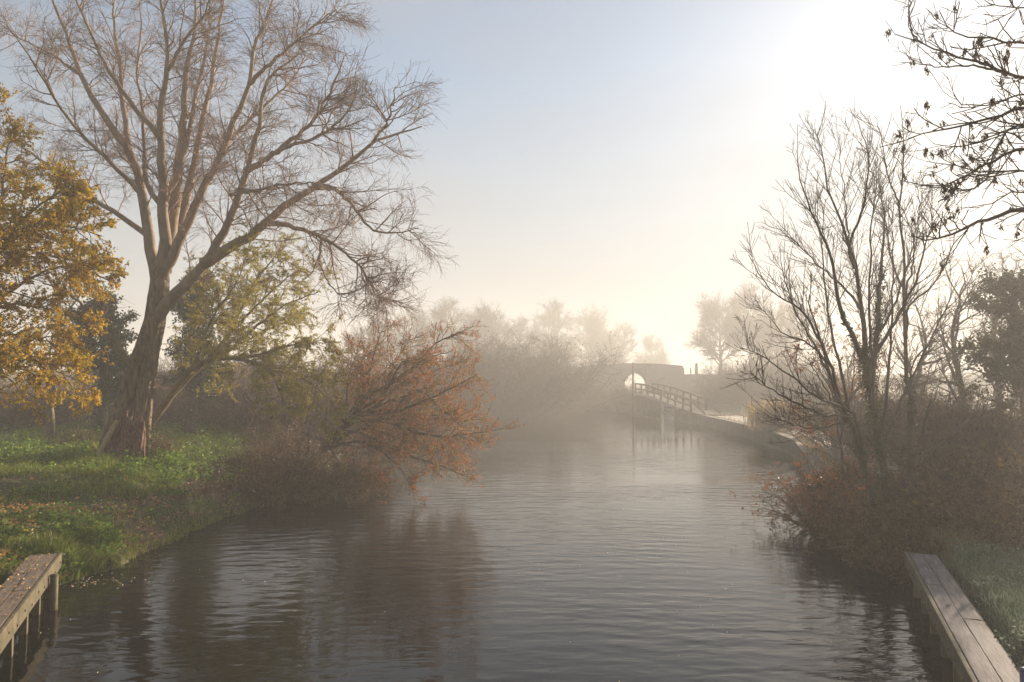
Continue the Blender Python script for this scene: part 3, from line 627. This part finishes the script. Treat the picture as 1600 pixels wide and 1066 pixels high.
# ash on the right bank
ASH = [([(1376, 815), (1360, 760), (1347, 714), (1334, 671), (1314, 632), (1298, 589), (1285, 540), (1272, 500), (1262, 470)], -.6, .095, .014),
 ([(1384, 812), (1382, 734), (1373, 681), (1360, 616), (1353, 572), (1348, 488), (1340, 437), (1327, 382), (1310, 331), (1294, 298), (1287, 247), (1277, 213), (1271, 203)], .8, .12, .008),
 ([(1336, 420), (1327, 382), (1344, 340), (1353, 298), (1357, 247), (1348, 213), (1340, 186)], -1, .045, .008, .5),
 ([(1347, 560), (1330, 520), (1315, 488), (1306, 437), (1296, 395), (1277, 353), (1260, 310), (1249, 277), (1245, 243)], -1.5, .07, .008, .3),
 ([(1360, 616), (1369, 530), (1374, 467), (1378, 403), (1382, 340), (1374, 280)], 2, .09, .01, .3),
 ([(1314, 632), (1298, 572), (1255, 488), (1205, 454), (1169, 399)], -1.6, .05, .007, -.3),
 ([(1345, 700), (1334, 648), (1281, 622), (1232, 586), (1193, 557), (1158, 545)], -2.5, .05, .007, -.3),
 ([(1340, 690), (1327, 655), (1281, 645), (1216, 616), (1171, 580)], -3.2, .045, .007, -.3),
 ([(1320, 660), (1270, 670), (1215, 655), (1196, 650)], -2.2, .035, .006, -.3),
 ([(1298, 572), (1262, 535), (1222, 520), (1190, 478)], 1.2, .035, .006, -.3),
 ([(1353, 572), (1398, 505), (1430, 440), (1448, 370), (1460, 330)], -1.6, .06, .008, .3),
 ([(1378, 700), (1402, 640), (1440, 560), (1470, 500), (1500, 430)], 1.5, .05, .008, .2),
 ([(1348, 488), (1322, 450), (1285, 420), (1238, 372), (1215, 345)], 1.8, .04, .007, .5),
 ([(1369, 530), (1400, 470), (1422, 400), (1442, 300)], 2.5, .04, .007, .8),
 ([(1366, 640), (1362, 560), (1358, 470), (1362, 380), (1368, 300), (1372, 245)], -1.2, .05, .007), ([(1330, 660), (1316, 590), (1300, 520), (1288, 440), (1284, 370), (1290, 310)], 1.0, .05, .007),
 ([(1374, 690), (1386, 620), (1392, 540), (1396, 460), (1394, 380), (1398, 300)], 1.8, .05, .007), ([(1327, 382), (1322, 340), (1318, 290), (1312, 250), (1316, 225)], .6, .025, .006, .5), ([(1298, 589), (1262, 520), (1236, 470), (1222, 420), (1218, 385)], .8, .04, .006)]
r_, o_, lv = traced('ash_tree', 1380, 17.0, 'many stemmed bare ash with ivy wrapped trunks on the right bank', ASH,
 [dict(n=4.6, t=(.22, 1), ang=(18, 42), ln=(.7, 2.0), N=7, r=(.012, .005), trop=(0, 0, .22), wig=.045), dict(n=5.0, t=(.15, 1), ang=(28, 52), ln=(.2, .7), N=5, r=(.006, .0045), trop=(0, 0, .2), wig=.05),
  dict(n=1.1, t=(.3, 1), ang=(30, 60), ln=(.08, .25), N=4, r=(.006, .0055), trop=(0, 0, .2), wig=.06)], part='stem')
iv = MB()
for k, (n, rr, tmax) in {0: (1700, .14, .6), 1: (3600, .24, .45), 4: (1100, .16, .6), 3: (300, .09, .3)}.items():
    p, tn = sample(lv[0][0][k:k+1, :max(3, int(20*tmax))], n); p = p + nrm(rng.normal(size=p.shape))*rng.uniform(.3, 1, (len(p), 1))*rr
    leaf_mesh(iv, p, nrm(rng.normal(size=p.shape)+np.array([0, 0, -.4])), (.04, .085), .75)
iv.build('ivy', L_IVYBROWN, r_)
# straight slim one beside it
SL = [([(1425, 800), (1422, 734), (1421, 681), (1426, 642), (1418, 597), (1414, 509), (1412, 445), (1412, 386), (1405, 319), (1412, 268), (1410, 192), (1407, 165)], .6, .085, .008),
 ([(1408, 340), (1405, 319), (1391, 285), (1380, 234), (1370, 192), (1367, 180)], -.8, .03, .006, .4), ([(1416, 530), (1420, 479), (1462, 441), (1488, 386), (1495, 350)], -1, .04, .007, .2),
 ([(1421, 660), (1424, 580), (1445, 543), (1480, 520), (1509, 513)], 1.2, .035, .007, .2), ([(1413, 470), (1428, 400), (1436, 330), (1432, 280)], 1.2, .035, .006, .3),
 ([(1412, 450), (1392, 400), (1385, 350), (1376, 290)], 1.0, .03, .006, .3), ([(1424, 730), (1440, 712), (1475, 690), (1513, 655)], .4, .05, .042), ([(1430, 716), (1440, 680), (1455, 626)], -.5, .04, .034)]
r2_, o2_, lv2 = traced('ash_tree', 1424, 18.2, 'slim straight bare ash rising beside the many stemmed one', SL,
 [dict(n=3.2, t=(.25, .97), ang=(25, 50), ln=(.6, 1.7), N=7, r=(.013, .006), trop=(0, 0, .22), wig=.045), dict(n=3.2, t=(.15, 1), ang=(28, 55), ln=(.2, .6), N=5, r=(.007, .0055), trop=(0, 0, .2), wig=.05)], part='stem')
iv = MB(); p, tn = sample(lv2[0][0][0:1, :7], 1100); p = p + nrm(rng.normal(size=p.shape))*rng.uniform(.3, 1, (len(p), 1))*.14
leaf_mesh(iv, p, nrm(rng.normal(size=p.shape)+np.array([0, 0, -.4])), (.04, .08), .75); iv.build('ivy', L_IVYBROWN, r2_)
# copper leaved sapling
traced('beech_sapling', 1318, 19.5, 'sapling holding copper brown leaves behind the ash stems', [([(1320, 770), (1312, 690), (1300, 610), (1285, 540), (1268, 500)], .5, .05, .008), ([(1312, 690), (1330, 620), (1335, 560), (1330, 520)], 1, .035, .007),
 ([(1305, 640), (1280, 590), (1255, 555), (1240, 540)], -.8, .03, .006), ([(1316, 700), (1275, 660), (1250, 640)], -.8, .03, .006), ([(1312, 650), (1350, 590), (1365, 560)], 1.2, .03, .006)],
 [dict(n=5.5, t=(.25, 1), ang=(30, 60), ln=(.4, 1.1), N=6, r=(.01, .004), trop=(0, 0, .1), wig=.12), dict(n=4, t=(.2, 1), ang=(30, 60), ln=(.2, .5), N=4, r=(.005, .003), trop=(0, 0, 0), wig=.12)],
 [(2, 1700, (.045, .085), .6, .7, .3, L_RUSSET, 'foliage')], part='stem')

# ash with keys reaching in from outside the right edge
HB = [([(1800, 330), (1700, 330), (1600, 327), (1551, 340), (1509, 357), (1454, 374), (1425, 368)], -.8, .08, .008), ([(1800, 330), (1700, 250), (1600, 234), (1543, 256), (1488, 285), (1436, 289)], .6, .06, .007),
 ([(1810, 200), (1700, 170), (1600, 171), (1530, 192), (1454, 205), (1424, 216)], -1, .06, .007), ([(1810, 200), (1700, 150), (1600, 122), (1530, 98), (1470, 80), (1425, 60), (1396, 52)], .3, .055, .007),
 ([(1560, 112), (1520, 104), (1460, 104), (1416, 88)], .2, .022, .005), ([(1810, 120), (1700, 75), (1600, 68), (1510, 58), (1480, 40), (1468, 20)], -.6, .05, .006), ([(1441, 68), (1428, 55), (1420, 25), (1422, -5)], 0, .016, .006, .25),
 ([(1800, 60), (1700, 20), (1620, 14), (1560, 8), (1536, 2)], .5, .04, .006), ([(1800, 330), (1680, 290), (1600, 268), (1545, 268), (1490, 258), (1446, 250)], 1.4, .04, .006), ([(1800, 260), (1700, 215), (1610, 200), (1560, 210), (1500, 230), (1460, 225)], 1.8, .04, .006),
 ([(1805, 230), (1680, 190), (1600, 145), (1560, 162), (1500, 162), (1488, 150)], -1.5, .035, .006), ([(1800, 400), (1700, 370), (1600, 300), (1550, 318), (1500, 325)], 1.6, .04, .006), ([(1800, 300), (1660, 225), (1590, 195), (1555, 235), (1530, 290), (1480, 300)], -1.3, .04, .006)]
r3_, o3_, lv3 = traced('ash_tree', 1800, 11.0, 'ash hung with dark seed bunches reaching in at the top right corner', [([(1800, 930), (1805, 700), (1800, 400), (1812, 150), (1800, -30)], 0, .2, .10)] + HB,
 [dict(n=5.5, t=(.3, 1), ang=(25, 60), ln=(.35, 1.2), N=6, r=(.014, .007), trop=(0, 0, .18), wig=.12), dict(n=3.4, t=(.2, 1), ang=(30, 60), ln=(.12, .45), N=4, r=(.0075, .006), trop=(0, 0, .1), wig=.12)], part='limb')
keys = []
for k in range(3):
    mb = MB(); n = 22; p = rng.normal(0, .014, (n, 3))*np.array([1, 1, 1.6]) + np.array([0, 0, -.04]); leaf_mesh(mb, p, nrm(rng.normal(0, .28, (n, 3))+np.array([0, 0, -1])), (.035, .07), .32)
    keys.append(mb)
src = []
pk, _ = sample(lv3[2][0], 300, .8); scrx = CX + F*(pk[:, 0]+o3_[0])/(pk[:, 1]+o3_[1]); pk = pk[(scrx > 1400) & (scrx < 1640)][:92]
for k, p in enumerate(pk):
    if k < 3: c = keys[k].build('seed_bunch', L_KEY, r3_); src.append(c)
    else: c = src[k % 3].copy(); COL.objects.link(c); c.parent = r3_
    c.location = tuple(p); c.rotation_euler = (0, 0, rng.uniform(0, 6)); c.scale = (rng.uniform(.9, 1.5),)*3

# --- ivy clad evergreens
def ivy_tree(px, Y, ybot, ytop, wpx, label, mat, n, name='ivy_clad_tree', lean=0):
    root, o = tree_root(name, px, Y, label)
    zt = P(px, ytop, Y)[2]-o[2]; zb = max(P(px, ybot, Y)[2]-o[2], .1); w_ = wpx*Y/F/2
    tr = (resample([(0, 0, -.2), (.1, 0, zt*.3), (lean*.5, .1, zt*.65), (lean, 0, zt*.95)], 14, .03), np.linspace(.28, .06, 14)); MB().tubes(*stackl([tr]), 8).build('trunk', M_DARKBARK, root, True)
    A_ = stackl([tr]); l1 = spawn(*A_, zt*6, (.25, 1), (40, 85), (w_*.8, w_*1.9), 7, (.06, .012), (0, 0, .2), .15, .45); l2 = spawn(*l1, 5, (.2, 1), (30, 70), (.3, .9), 5, (.015, .005), (0, 0, -.05), .15)
    MB().tubes(*l1, 4).tubes(*l2, 3).build('branches', M_DARKTWIG, root, True)
    mb = MB(); leaves(mb, l2[0], int(n*1.3), (.08, .16), .8, .8, .4, 0, .12); leaves(mb, A_[0], int(n*.2), (.07, .14), .75, .9, .3, .05, .25); leaves(mb, l1[0], int(n*.2), (.07, .14), .75, .9, .3, .1, .12)
    mb.build('ivy', mat, root); return root
ivy_tree(158, 31, 660, 475, 95, 'dark ivy smothered tree left of the big willow trunk', L_IVY, 16000)
ivy_tree(298, 32, 640, 430, 75, 'dark ivy clad tree half hidden by the big willow trunk', L_IVY, 12000)
ivy_tree(1600, 27, 640, 425, 135, 'sunlit misty ivy laden tree at the right edge', L_IVYBROWN, 8500, lean=-.3)

# --- free standing bare trees (prototypes, then copies)
def bare_tree(loc, H, spread, label, twn=1., group=None, sc=1, rz=0, bark=M_HAZEWOOD, name='bare_tree', n1=16, zlo=.25, far=False):
    root = empty(name, loc, label, 'tree', group, rz, sc)
    tk = 3.2 if far else 1.; tr = (resample([(0, 0, -.3), (rng.normal(0, .2), rng.normal(0, .2), H*.3), (rng.normal(0, .4), rng.normal(0, .4), H*.65), (rng.normal(0, .5), 0, H*.97)], 16, .04), np.linspace(H*.022, .03, 16))
    A_ = stackl([tr]); l1 = spawn(*A_, n1, (zlo, .92), (35, 75) if far else (30, 60), (spread*.8, spread*1.4), 10, (H*.010, .02), (0, 0, .25), .10, .42)
    l2 = spawn(*l1, 9*twn, (.2, 1), (25, 60), (spread*.3, spread*.65), 7, (.035*tk, .012*tk), (0, 0, .12), .12, .4); l3 = spawn(*l2, 7*twn, (.15, 1), (25, 60), (spread*.12, spread*.28), 5, (.014*tk, .007*tk), (0, 0, .02), .13, .3)
    kz = H/l3[0][:, :, 2].max()
    for a_ in (A_[0], l1[0], l2[0], l3[0]): a_ *= kz
    mb = MB().tubes(*A_, 8).tubes(*l1, 5); mb.build('trunk', bark, root, True); MB().tubes(*l2, 3).tubes(*l3, 3).build('crown', bark, root, True); return root
def shrub(loc, R, H, label, n=40, twn=1., leaf=None, nl=0, size=(.04, .08), asp=.5, name='shrub', group=None, sc=1, rz=0, bark=M_BROWNTWIG, arch=.0, cat='shrub'):
    root = empty(name, loc, label, cat, group, rz, sc)
    b0 = np.c_[rng.normal(0, R*.28, (n, 2)), np.full(n, -.1)]; d = nrm(np.c_[b0[:, :2]/R*1.6+rng.normal(0, .45, (n, 2)), np.full(n, .9)]); N_ = 9
    out = np.empty((n, N_, 3)); out[:, 0] = b0; Ls_ = rng.uniform(.6, 1.15, n)*H*1.1; p = b0.copy()
    for j in range(1, N_):
        d = nrm(d + rng.normal(0, .1, (n, 3)) + np.array([0, 0, .06-arch*j/N_])); p = p + d*(Ls_/(N_-1))[:, None]; out[:, j] = p
    R0 = np.linspace(.022, .006, N_)[None]*rng.uniform(.5, 1.2, (n, 1))*max(1, H/2.5)
    l1 = spawn(out, R0, 7*twn, (.15, 1), (25, 65), (H*.25, H*.6), 6, (.013*max(1, H/3), .006), (0, 0, .05-arch*.4), .15, .4); l2 = spawn(*l1, 5*twn, (.15, 1), (25, 60), (H*.1, H*.26), 4, (.007*max(1, H/3), .0045), (0, 0, -.05), .15, .3)
    kz = H/max(l2[0][:, :, 2].max(), .1)
    for a_ in (out, l1[0], l2[0]): a_[:, :, 2] *= kz; a_[:, :, :2] *= max(kz, .8)
    MB().tubes(out, R0, 4).build('stems', bark, root, True); MB().tubes(*l1, 3).tubes(*l2, 3).build('twigs', bark, root, True)
    if leaf: mb = MB(); leaves(mb, l2[0], nl, size, asp, .8, .2, 0, .02); mb.build('foliage', leaf, root)
    return root
def at(px, Y): x = (px-CX)/F*Y; return np.array([x, Y, gz(x, Y)-.05])
def topH(py, Y, loc): return P(800, py, Y)[2]-loc[2]

# misty trees beyond the bend
protoA = None
FAR = [(640, 149, 472, 0, 'faint bare tree above the orange bush, hazed almost to nothing'), (700, 141, 456, 1, 'tall rounded bare tree at the crest of the misty left mass'), (768, 144, 466, 2, 'misty bare tree on the river bend with a broken flat top'),
       (866, 174, 459, 1, 'tallest faint round bare tree behind the bend, left of the hump bridge'), (925, 181, 470, 0, 'faint spreading bare tree just left of the hump bridge parapet'), (962, 190, 496, 2, 'low faint bare tree whose branches meet the left end of the hump bridge'),
       (1018, 227, 516, 1, 'tiny ghostly tree seen over the hump bridge parapet'), (1125, 141, 448, 0, 'pale bare tree right of the hump bridge with a leaning crown edge'), (1172, 135, 432, 1, 'tall pale bare tree in the mist directly left of the near ash'),
       (1222, 124, 458, 2, 'misty bare tree showing through the left twigs of the near ash'), (575, 110, 488, 2, 'pale bare tree behind the left tip of the olive willow'), (745, 156, 476, 0, 'misty thin topped tree between two taller crowns on the bend'), (815, 162, 486, 1, 'dim bare tree behind the dark shoulder of the river bend thicket')]
protos = {}
for px_, Y_, top_, pr, lab in FAR:
    loc = at(px_, Y_); H = topH(top_, Y_, loc)
    if pr not in protos:
        protos[pr] = (bare_tree(loc, H, (8.4, 7.4, 9.0)[pr], lab, 1.5, 'misty trees in the distance', n1=(34, 38, 36)[pr], zlo=.18, far=True), H)
    else: dup(protos[pr][0], loc, rng.uniform(0, 6), H/protos[pr][1]*np.array([rng.uniform(.9, 1.1), 1, 1]), lab, 'misty trees in the distance')
# thickets on the far left bank
THI = [(600, 58, 560, 'pale thicket just above the orange bush'), (655, 66, 545, 'hazy thicket right behind the top of the orange bush'), (712, 71, 528, 'broad hazy thicket below the tallest misty crown'), (772, 77, 516, 'dark hazy thicket where the river bends, the bulkiest one'), (822, 82, 505, 'hazy thicket whose right edge drops to open sky'),
       (850, 88, 550, 'hazy sloping thicket halfway to the hump bridge'), (872, 92, 574, 'low hazy thicket beside the left end of the hump bridge'), (900, 90, 590, 'lowest hazy bush at the foot of the hump bridge'), (930, 89, 602, 'hazy bush covering the foot of the hump bridge left of the pole'), (968, 88, 606, 'small hazy bush between the pole and the hump bridge foot'), (984, 84, 596, 'small hazy bush right behind the pole'), (1122, 90, 585, 'misty thicket right of the hump bridge approach'), (1162, 84, 552, 'misty thicket under the pale bare trees right of the hump bridge'), (1205, 78, 545, 'misty thicket seen through the left twigs of the near ash'), (1250, 74, 550, 'misty thicket behind the lower left limbs of the near ash'), (690, 64, 590, 'low hazy scrub at the water line beyond the orange bush'), (745, 72, 580, 'low hazy bushes overhanging the far water line')]
pt = None
for px_, Y_, top_, lab in THI:
    loc = at(px_, Y_); H = topH(top_, Y_, loc)
    if pt is None: pt = (shrub(loc, 3.2, H, lab, 90, 1.6, L_BROWN, 9000, (.06, .13), .6, name='thicket', group='hazy thickets on the far bank', bark=M_HAZEWOOD, cat='thicket'), H)
    else: dup(pt[0], loc, rng.uniform(0, 6), np.array([1, 1, 1])*H/pt[1], lab, 'hazy thickets on the far bank')
# bare scrub behind the left bank
SCR = [(230, 38, 555, 'brown scrub filling the gap between the ivy tree and the big willow trunk'), (320, 38, 575, 'brown scrub right of the big willow trunk under the arching limb'), (375, 58, 540, 'tall fading scrub above the arching willow limb'), (480, 48, 545, 'tall fading scrub between the olive willow and the orange bush'), (185, 52, 545, 'tall hazy scrub behind the dark ivy tree'), (75, 36, 590, 'brown scrub right behind the slim tree'), (395, 36, 549, 'upright brown scrub behind the olive willow'), (345, 44, 564, 'pinkish bare scrub seen under the arching willow limb'), (455, 40, 559, 'bare scrub right of the arching willow limb'), (505, 34, 574, 'tangled brown scrub behind the orange bush'), (40, 42, 584, 'dim scrub under the yellow leaves at the left edge'), (115, 46, 574, 'dim scrub between the slim tree and the ivy tree'), (270, 48, 544, 'dim scrub behind the big willow trunk'), (550, 40, 534, 'pale upright scrub peeping over the orange bush'), (-20, 34, 574, 'dark scrub at the extreme left edge'), (425, 52, 534, 'fading scrub far behind the olive willow')]
pt2 = None
for px_, Y_, top_, lab in SCR:
    loc = at(px_, Y_); H = topH(top_, Y_, loc)
    if pt2 is None: pt2 = (shrub(loc, 1.6, H, lab, 70, 1.1, L_BROWN, 900, (.05, .1), .5, name='scrub_bush', group='bare scrub behind the left bank'), H)
    else: dup(pt2[0], loc, rng.uniform(0, 6), np.array([1.5, 1.3, 1])*H/pt2[1], lab, 'bare scrub behind the left bank')
loc = at(85, 30); bare_tree(loc, 8.5, 2.2, 'slim twin barked tree standing under the yellow leaves', .7, n1=10, bark=M_OLIVEBARK, name='slim_tree', zlo=.35)
# right side woodland in the sunny mist
for k, (px_, Y_, top_, lab) in enumerate([(1500, 34, 385, 'sunlit misty bare tree behind the hanging ash keys'), (1440, 42, 430, 'misty bare tree behind the slim straight ash'), (1610, 38, 330, 'sunlit misty bare tree cut by the right edge'), (1560, 46, 400, 'faint golden bare tree far behind the ivy laden one'), (1330, 44, 520, 'low faint bare tree behind the ash stems')]):
    loc = at(px_, Y_); H = topH(top_, Y_, loc)
    if k == 0: bt = (bare_tree(loc, H, 3.4, lab, 1.0, 'sunlit trees behind the right bank', n1=20, bark=M_DARKTWIG, zlo=.12), H)
    else: dup(bt[0], loc, rng.uniform(0, 6), H/bt[1], lab, 'sunlit trees behind the right bank')
for k, (px_, Y_, top_, lab) in enumerate([(1450, 27, 560, 'golden misty bush behind the slim ash'), (1530, 24, 590, 'golden misty bush in front of the ivy laden tree'), (1600, 22, 600, 'brown misty bush at the right edge below the ivy'), (1380, 29, 570, 'misty bush behind the ivy wrapped ash trunks'), (1310, 33, 600, 'misty bush behind the copper leaved sapling')]):
    loc = at(px_, Y_); H = topH(top_, Y_, loc)
    if k == 0: gb = (shrub(loc, 2., H, lab, 70, 1.2, L_BRAMBLE, 4200, (.05, .1), .6, group='misty bushes behind the right bank', bark=M_BROWNTWIG), H)
    else: dup(gb[0], loc, rng.uniform(0, 6), np.array([1.2, 1.2, 1])*H/gb[1], lab, 'misty bushes behind the right bank')
# brambles in front on the right
BR = [(1278, 19.2, 700, 0, 'rusty leaved bramble spilling over the water left of the ash'), (1312, 17.6, 730, 0, 'rusty bramble at the water edge below the ash branches'), (1350, 16.4, 775, 1, 'dark bramble at the foot of the leaning ash stem'), (1385, 15.6, 795, 1, 'dark low bramble above the end of the grey jetty'), (1420, 15.4, 765, 1, 'brown bramble right of the ash foot'),
      (1470, 16.2, 720, 1, 'brown bramble below the two cut branches'), (1520, 15.4, 740, 1, 'brown bramble over the far corner of the frosty grass'), (1570, 14.4, 745, 1, 'brown bramble over the frosty grass near the right edge'), (1420, 19.5, 690, 1, 'taller bramble behind the ash foot'), (1500, 19, 665, 1, 'tall bramble mass under the golden bushes'), (1580, 18, 660, 1, 'tall bramble mass at the right edge'),
      (1630, 15.5, 690, 1, 'bramble cut by the right edge'), (1350, 19.5, 700, 1, 'bramble behind the leaning ash stem'), (1322, 21, 690, 0, 'reddish bramble behind the water edge one'), (1400, 14.5, 835, 1, 'lowest bramble drooping over the end of the grey jetty')]
pb = {}
for px_, Y_, top_, pr, lab in BR:
    loc = at(px_, Y_); loc[2] = max(loc[2], .1); H = topH(top_, Y_, loc)
    if pr not in pb: pb[pr] = (shrub(loc, 1.1, H, lab, 52, .6, (L_RUSSET, L_BRAMBLE)[pr], (2000, 1300)[pr], (.05, .10), .6, name='bramble', group='brambles along the right bank', arch=.35), H)
    else: dup(pb[pr][0], loc, rng.uniform(0, 6), np.array([1.0, 1.0, 1])*np.array([max(H/pb[pr][1], .75)]*2+[H/pb[pr][1]]), lab, 'brambles along the right bank')
# brambles on the left bank by the water
for k, (px_, Y_, top_, lab) in enumerate([(430, 23.3, 690, 'dark dead bramble on the left bank at the water edge'), (480, 24, 670, 'brown bramble at the root of the orange bush'), (530, 24.6, 690, 'bramble under the orange bush overhanging the water'), (395, 25, 690, 'brown bramble tangle between the grass and the olive willow'), (455, 27, 650, 'brown bramble behind the dark water edge one'), (575, 25.5, 720, 'low bramble at the water line under the orange bush'), (268, 25, 690, 'small scrubby bramble at the right foot of the big willow'), (130, 26, 665, 'dark scrubby bramble at the left foot of the big willow'), (245, 24.6, 668, 'scrubby bramble hugging the right side of the torn willow base')]):
    loc = at(px_, Y_); loc[2] = max(loc[2], .1); H = topH(top_, Y_, loc)
    if k == 0: lb = (shrub(loc, 1.2, H, lab, 75, .85, L_BRAMBLE, 2200, (.05, .10), .6, name='bramble', group='brambles along the left bank', arch=.3), H)
    else: dup(lb[0], loc, rng.uniform(0, 6), np.array([1.1, 1.1, 1])*H/lb[1], lab, 'brambles along the left bank')
# dry reeds by the towpath
loc = at(1205, 44); rd = empty('reed_clump', loc, 'pale dry reed clump beside the misty towpath', 'reeds'); mb = MB(); n = 900
p = np.c_[rng.normal(0, .7, n), rng.normal(0, .5, n), np.zeros(n)]; leaf_mesh(mb, p, nrm(rng.normal(0, .12, (n, 3))+np.array([0, 0, 1])), (1.3, 2.3), .03, .02); mb.build('blades', L_REED, rd)

# ------------------------------------------------------------------ ground cover
def scatter(n, x0, x1, y0, y1, pw=1.):
    u = rng.random(n); Y_ = 1/(1/y0 + (1/y1-1/y0)*u**pw); X_ = (rng.uniform(x0, x1, n)-CX)/F*Y_; z, d = land(X_, Y_); return X_, Y_, z, d
def in_jetty(x, y, J):
    r = np.stack([x-J[1][0], y-J[1][1]], 1); s = r@J[2][:2]; o = r@J[3][:2]; return (o > -.1) & (o < .62) & (s < J[4]+.12)
def blades(n, area, hr, wd, mat, name, cond, tall=None):
    x, y, z, d = scatter(n, *area); k = (d > -.04) & cond(x, y, d) & ~in_jetty(x, y, JL) & ~in_jetty(x, y, JR); x, y, z = x[k], y[k], z[k]; m = len(x)
    h = rng.uniform(*hr, m)*(1+.5*fbm(x, y, 1.1)); a = rng.uniform(0, 6.283, m); ln_ = rng.normal(0, .45, (m, 2))*h[:, None]
    s = np.c_[np.cos(a), np.sin(a), a*0]*(wd*rng.uniform(.7, 1.4, m)*np.maximum(1, y/18))[:, None]; b = np.c_[x, y, z-.03]; mid = b+np.c_[ln_*.35, h*.6]; tip = b+np.c_[ln_, h]
    v = np.stack([b-s, b+s, mid+s*.8, mid-s*.8, tip], 1); i = np.arange(m)[:, None]*5
    return kind(mesh_obj(name, v, [i+np.array([[0, 1, 2, 3]]), i+np.array([[3, 2, 4]])], mat), 'stuff')
def patch(x, y): return fbm(x, y, .42)+.45*fbm(x+7, y-3, 1.3)
soil = lambda x, y, d: ((d < 1.9+.8*fbm(x, y, .8)) & (y > 16.2) & (d > .12)) | ((fbm(x-1, y+2, .5) > .55) & (d < 4))
leafy = lambda x, y: sstep(-9.7, -10.7, x)*sstep(18.5, 15.5, y)*sstep(-.9, .2, fbm(x, y, 1.4)) + .85*sstep(.2, .6, fbm(x+2, y-1, .75))*sstep(22, 18, y)
blades(150000, (-60, 560, 11, 60), (.12, .32), .009, L_GRASS, 'grass', lambda x, y, d: (x < 0) & (~soil(x, y, d) | (rng.random(len(x)) < .035)) & (patch(x, y) > rng.normal(-.25, .25, len(x))) & (rng.random(len(x)) > .85*leafy(x, y)))
def herbs(n, area, mat, name, cond, size=(.06, .14), hh=(.08, .45), per=10):
    x, y, z, d = scatter(n, *area); k = (d > .1) & cond(x, y, d) & ~in_jetty(x, y, JL) & ~in_jetty(x, y, JR); x, y, z = x[k], y[k], z[k]; m = len(x)
    hs = rng.uniform(*hh, m)*np.clip(.9+1.0*fbm(x, y, .9)+.5*fbm(x+4, y, 2.1), .25, 2.4); X_ = np.repeat(np.c_[x, y, z], per, 0); t = rng.random(m*per)
    az = rng.uniform(0, 6.283, m*per); o = np.c_[np.cos(az), np.sin(az), az*0]; p = X_ + o*rng.uniform(0, .12, (m*per, 1)); p[:, 2] += np.repeat(hs, per)*t
    mb = MB(); leaf_mesh(mb, p, nrm(o+np.c_[np.zeros((m*per, 2)), rng.normal(.25, .45, m*per)]), size, .65, .12); return kind(mb.build(name, mat), 'stuff')
herbs(17000, (-60, 560, 11, 45), L_HERB, 'nettle_cover', lambda x, y, d: (x < 0) & (~soil(x, y, d) | (rng.random(len(x)) < .1)) & (patch(x+3, y+5) > rng.normal(.0, .3, len(x))) & (rng.random(len(x)) > .9*leafy(x, y)))
def litter(n, area, mat, name, cond, size=(.05, .12)):
    x, y, z, d = scatter(n, *area); k = cond(x, y, d) & ~in_jetty(x, y, JL) & ~in_jetty(x, y, JR) & (d > .05); x, y, z = x[k], y[k], z[k]; m = len(x)
    a = rng.uniform(0, 6.283, m); mb = MB(); leaf_mesh(mb, np.c_[x, y, z+rng.uniform(.02, .11, m)], nrm(np.c_[np.cos(a), np.sin(a), rng.normal(.1, .3, m)]), size, .6, .1); return mb
mb = litter(22000, (-60, 420, 11, 28), L_FALLEN, '', lambda x, y, d: (x < 0) & (leafy(x, y) > rng.random(len(x))*1.1-.10))
n = 330; s = rng.uniform(1, JL[4], n); oo = rng.uniform(.08, .56, n); a = rng.uniform(0, 6.283, n)   # on the jetty boards
leaf_mesh(mb, JL[1]+JL[2]*s[:, None]+JL[3]*oo[:, None]+np.c_[np.zeros((n, 2)), np.full(n, .729)], nrm(np.c_[np.cos(a), np.sin(a), rng.normal(.05, .12, n)]), (.03, .06), .6, .08)
kind(mb.build('fallen_leaves', L_FALLEN), 'stuff')
kind(litter(14000, (100, 560, 14, 28), L_LITTER, '', lambda x, y, d: (x < 0) & soil(x, y, d)).build('leaf_litter', L_LITTER), 'stuff')
blades(50000, (1380, 1700, 6.5, 17), (.05, .15), .006, L_FROST, 'frosted_grass', lambda x, y, d: (x > 0) & (d > .0))
blades(34000, (1080, 1700, 13.9, 62), (.15, .55), .007, L_REED, 'dry_grass', lambda x, y, d: (x > 0) & ((d > 3.3) | (d < .95)) )
blades(9000, (60, 330, 13.5, 18), (.22, .5), .007, L_GRASS, 'bank_edge_grass', lambda x, y, d: (x < 0) & (d < .75) & (y < 16.3+1.2*fbm(x, y, 1.3)) & (fbm(x, y, 2.2) > -.1))
herbs(2600, (1400, 1700, 7, 15), L_FROST, 'frosted_herbs', lambda x, y, d: (x > 0) & (fbm(x, y, 1.3) > -.1), (.03, .07), (.03, .2))
blades(5200, (60, 620, 14.6, 27), (.15, .55), .006, L_REED, 'dead_bank_stalks', lambda x, y, d: (x < 0) & (d < .9) & (fbm(x+1, y, 1.9) > -.15))
# leaves and flecks drifting on the water
n = 260; Y_ = rng.uniform(8, 24, n)**1.0; X_ = rng.uniform(-8.5, 7, n); d = sdf(X_, Y_, RIV); k = d < -.3; m = k.sum(); a = rng.uniform(0, 6.283, m)
mb = MB(); raft = np.array([-8.6, 14.35, .008])+rng.normal(0, 1, (110, 3))*np.array([.5, .22, 0]); a2 = rng.uniform(0, 6.283, 110)
leaf_mesh(mb, raft, np.c_[np.cos(a2), np.sin(a2), a2*0], (.03, .07), .6, .03); leaf_mesh(mb, np.c_[X_[k], Y_[k], np.full(m, .006)], np.c_[np.cos(a), np.sin(a), a*0], (.012, .034), .7, .02); kind(mb.build('floating_leaves', M_FLECK), 'stuff')
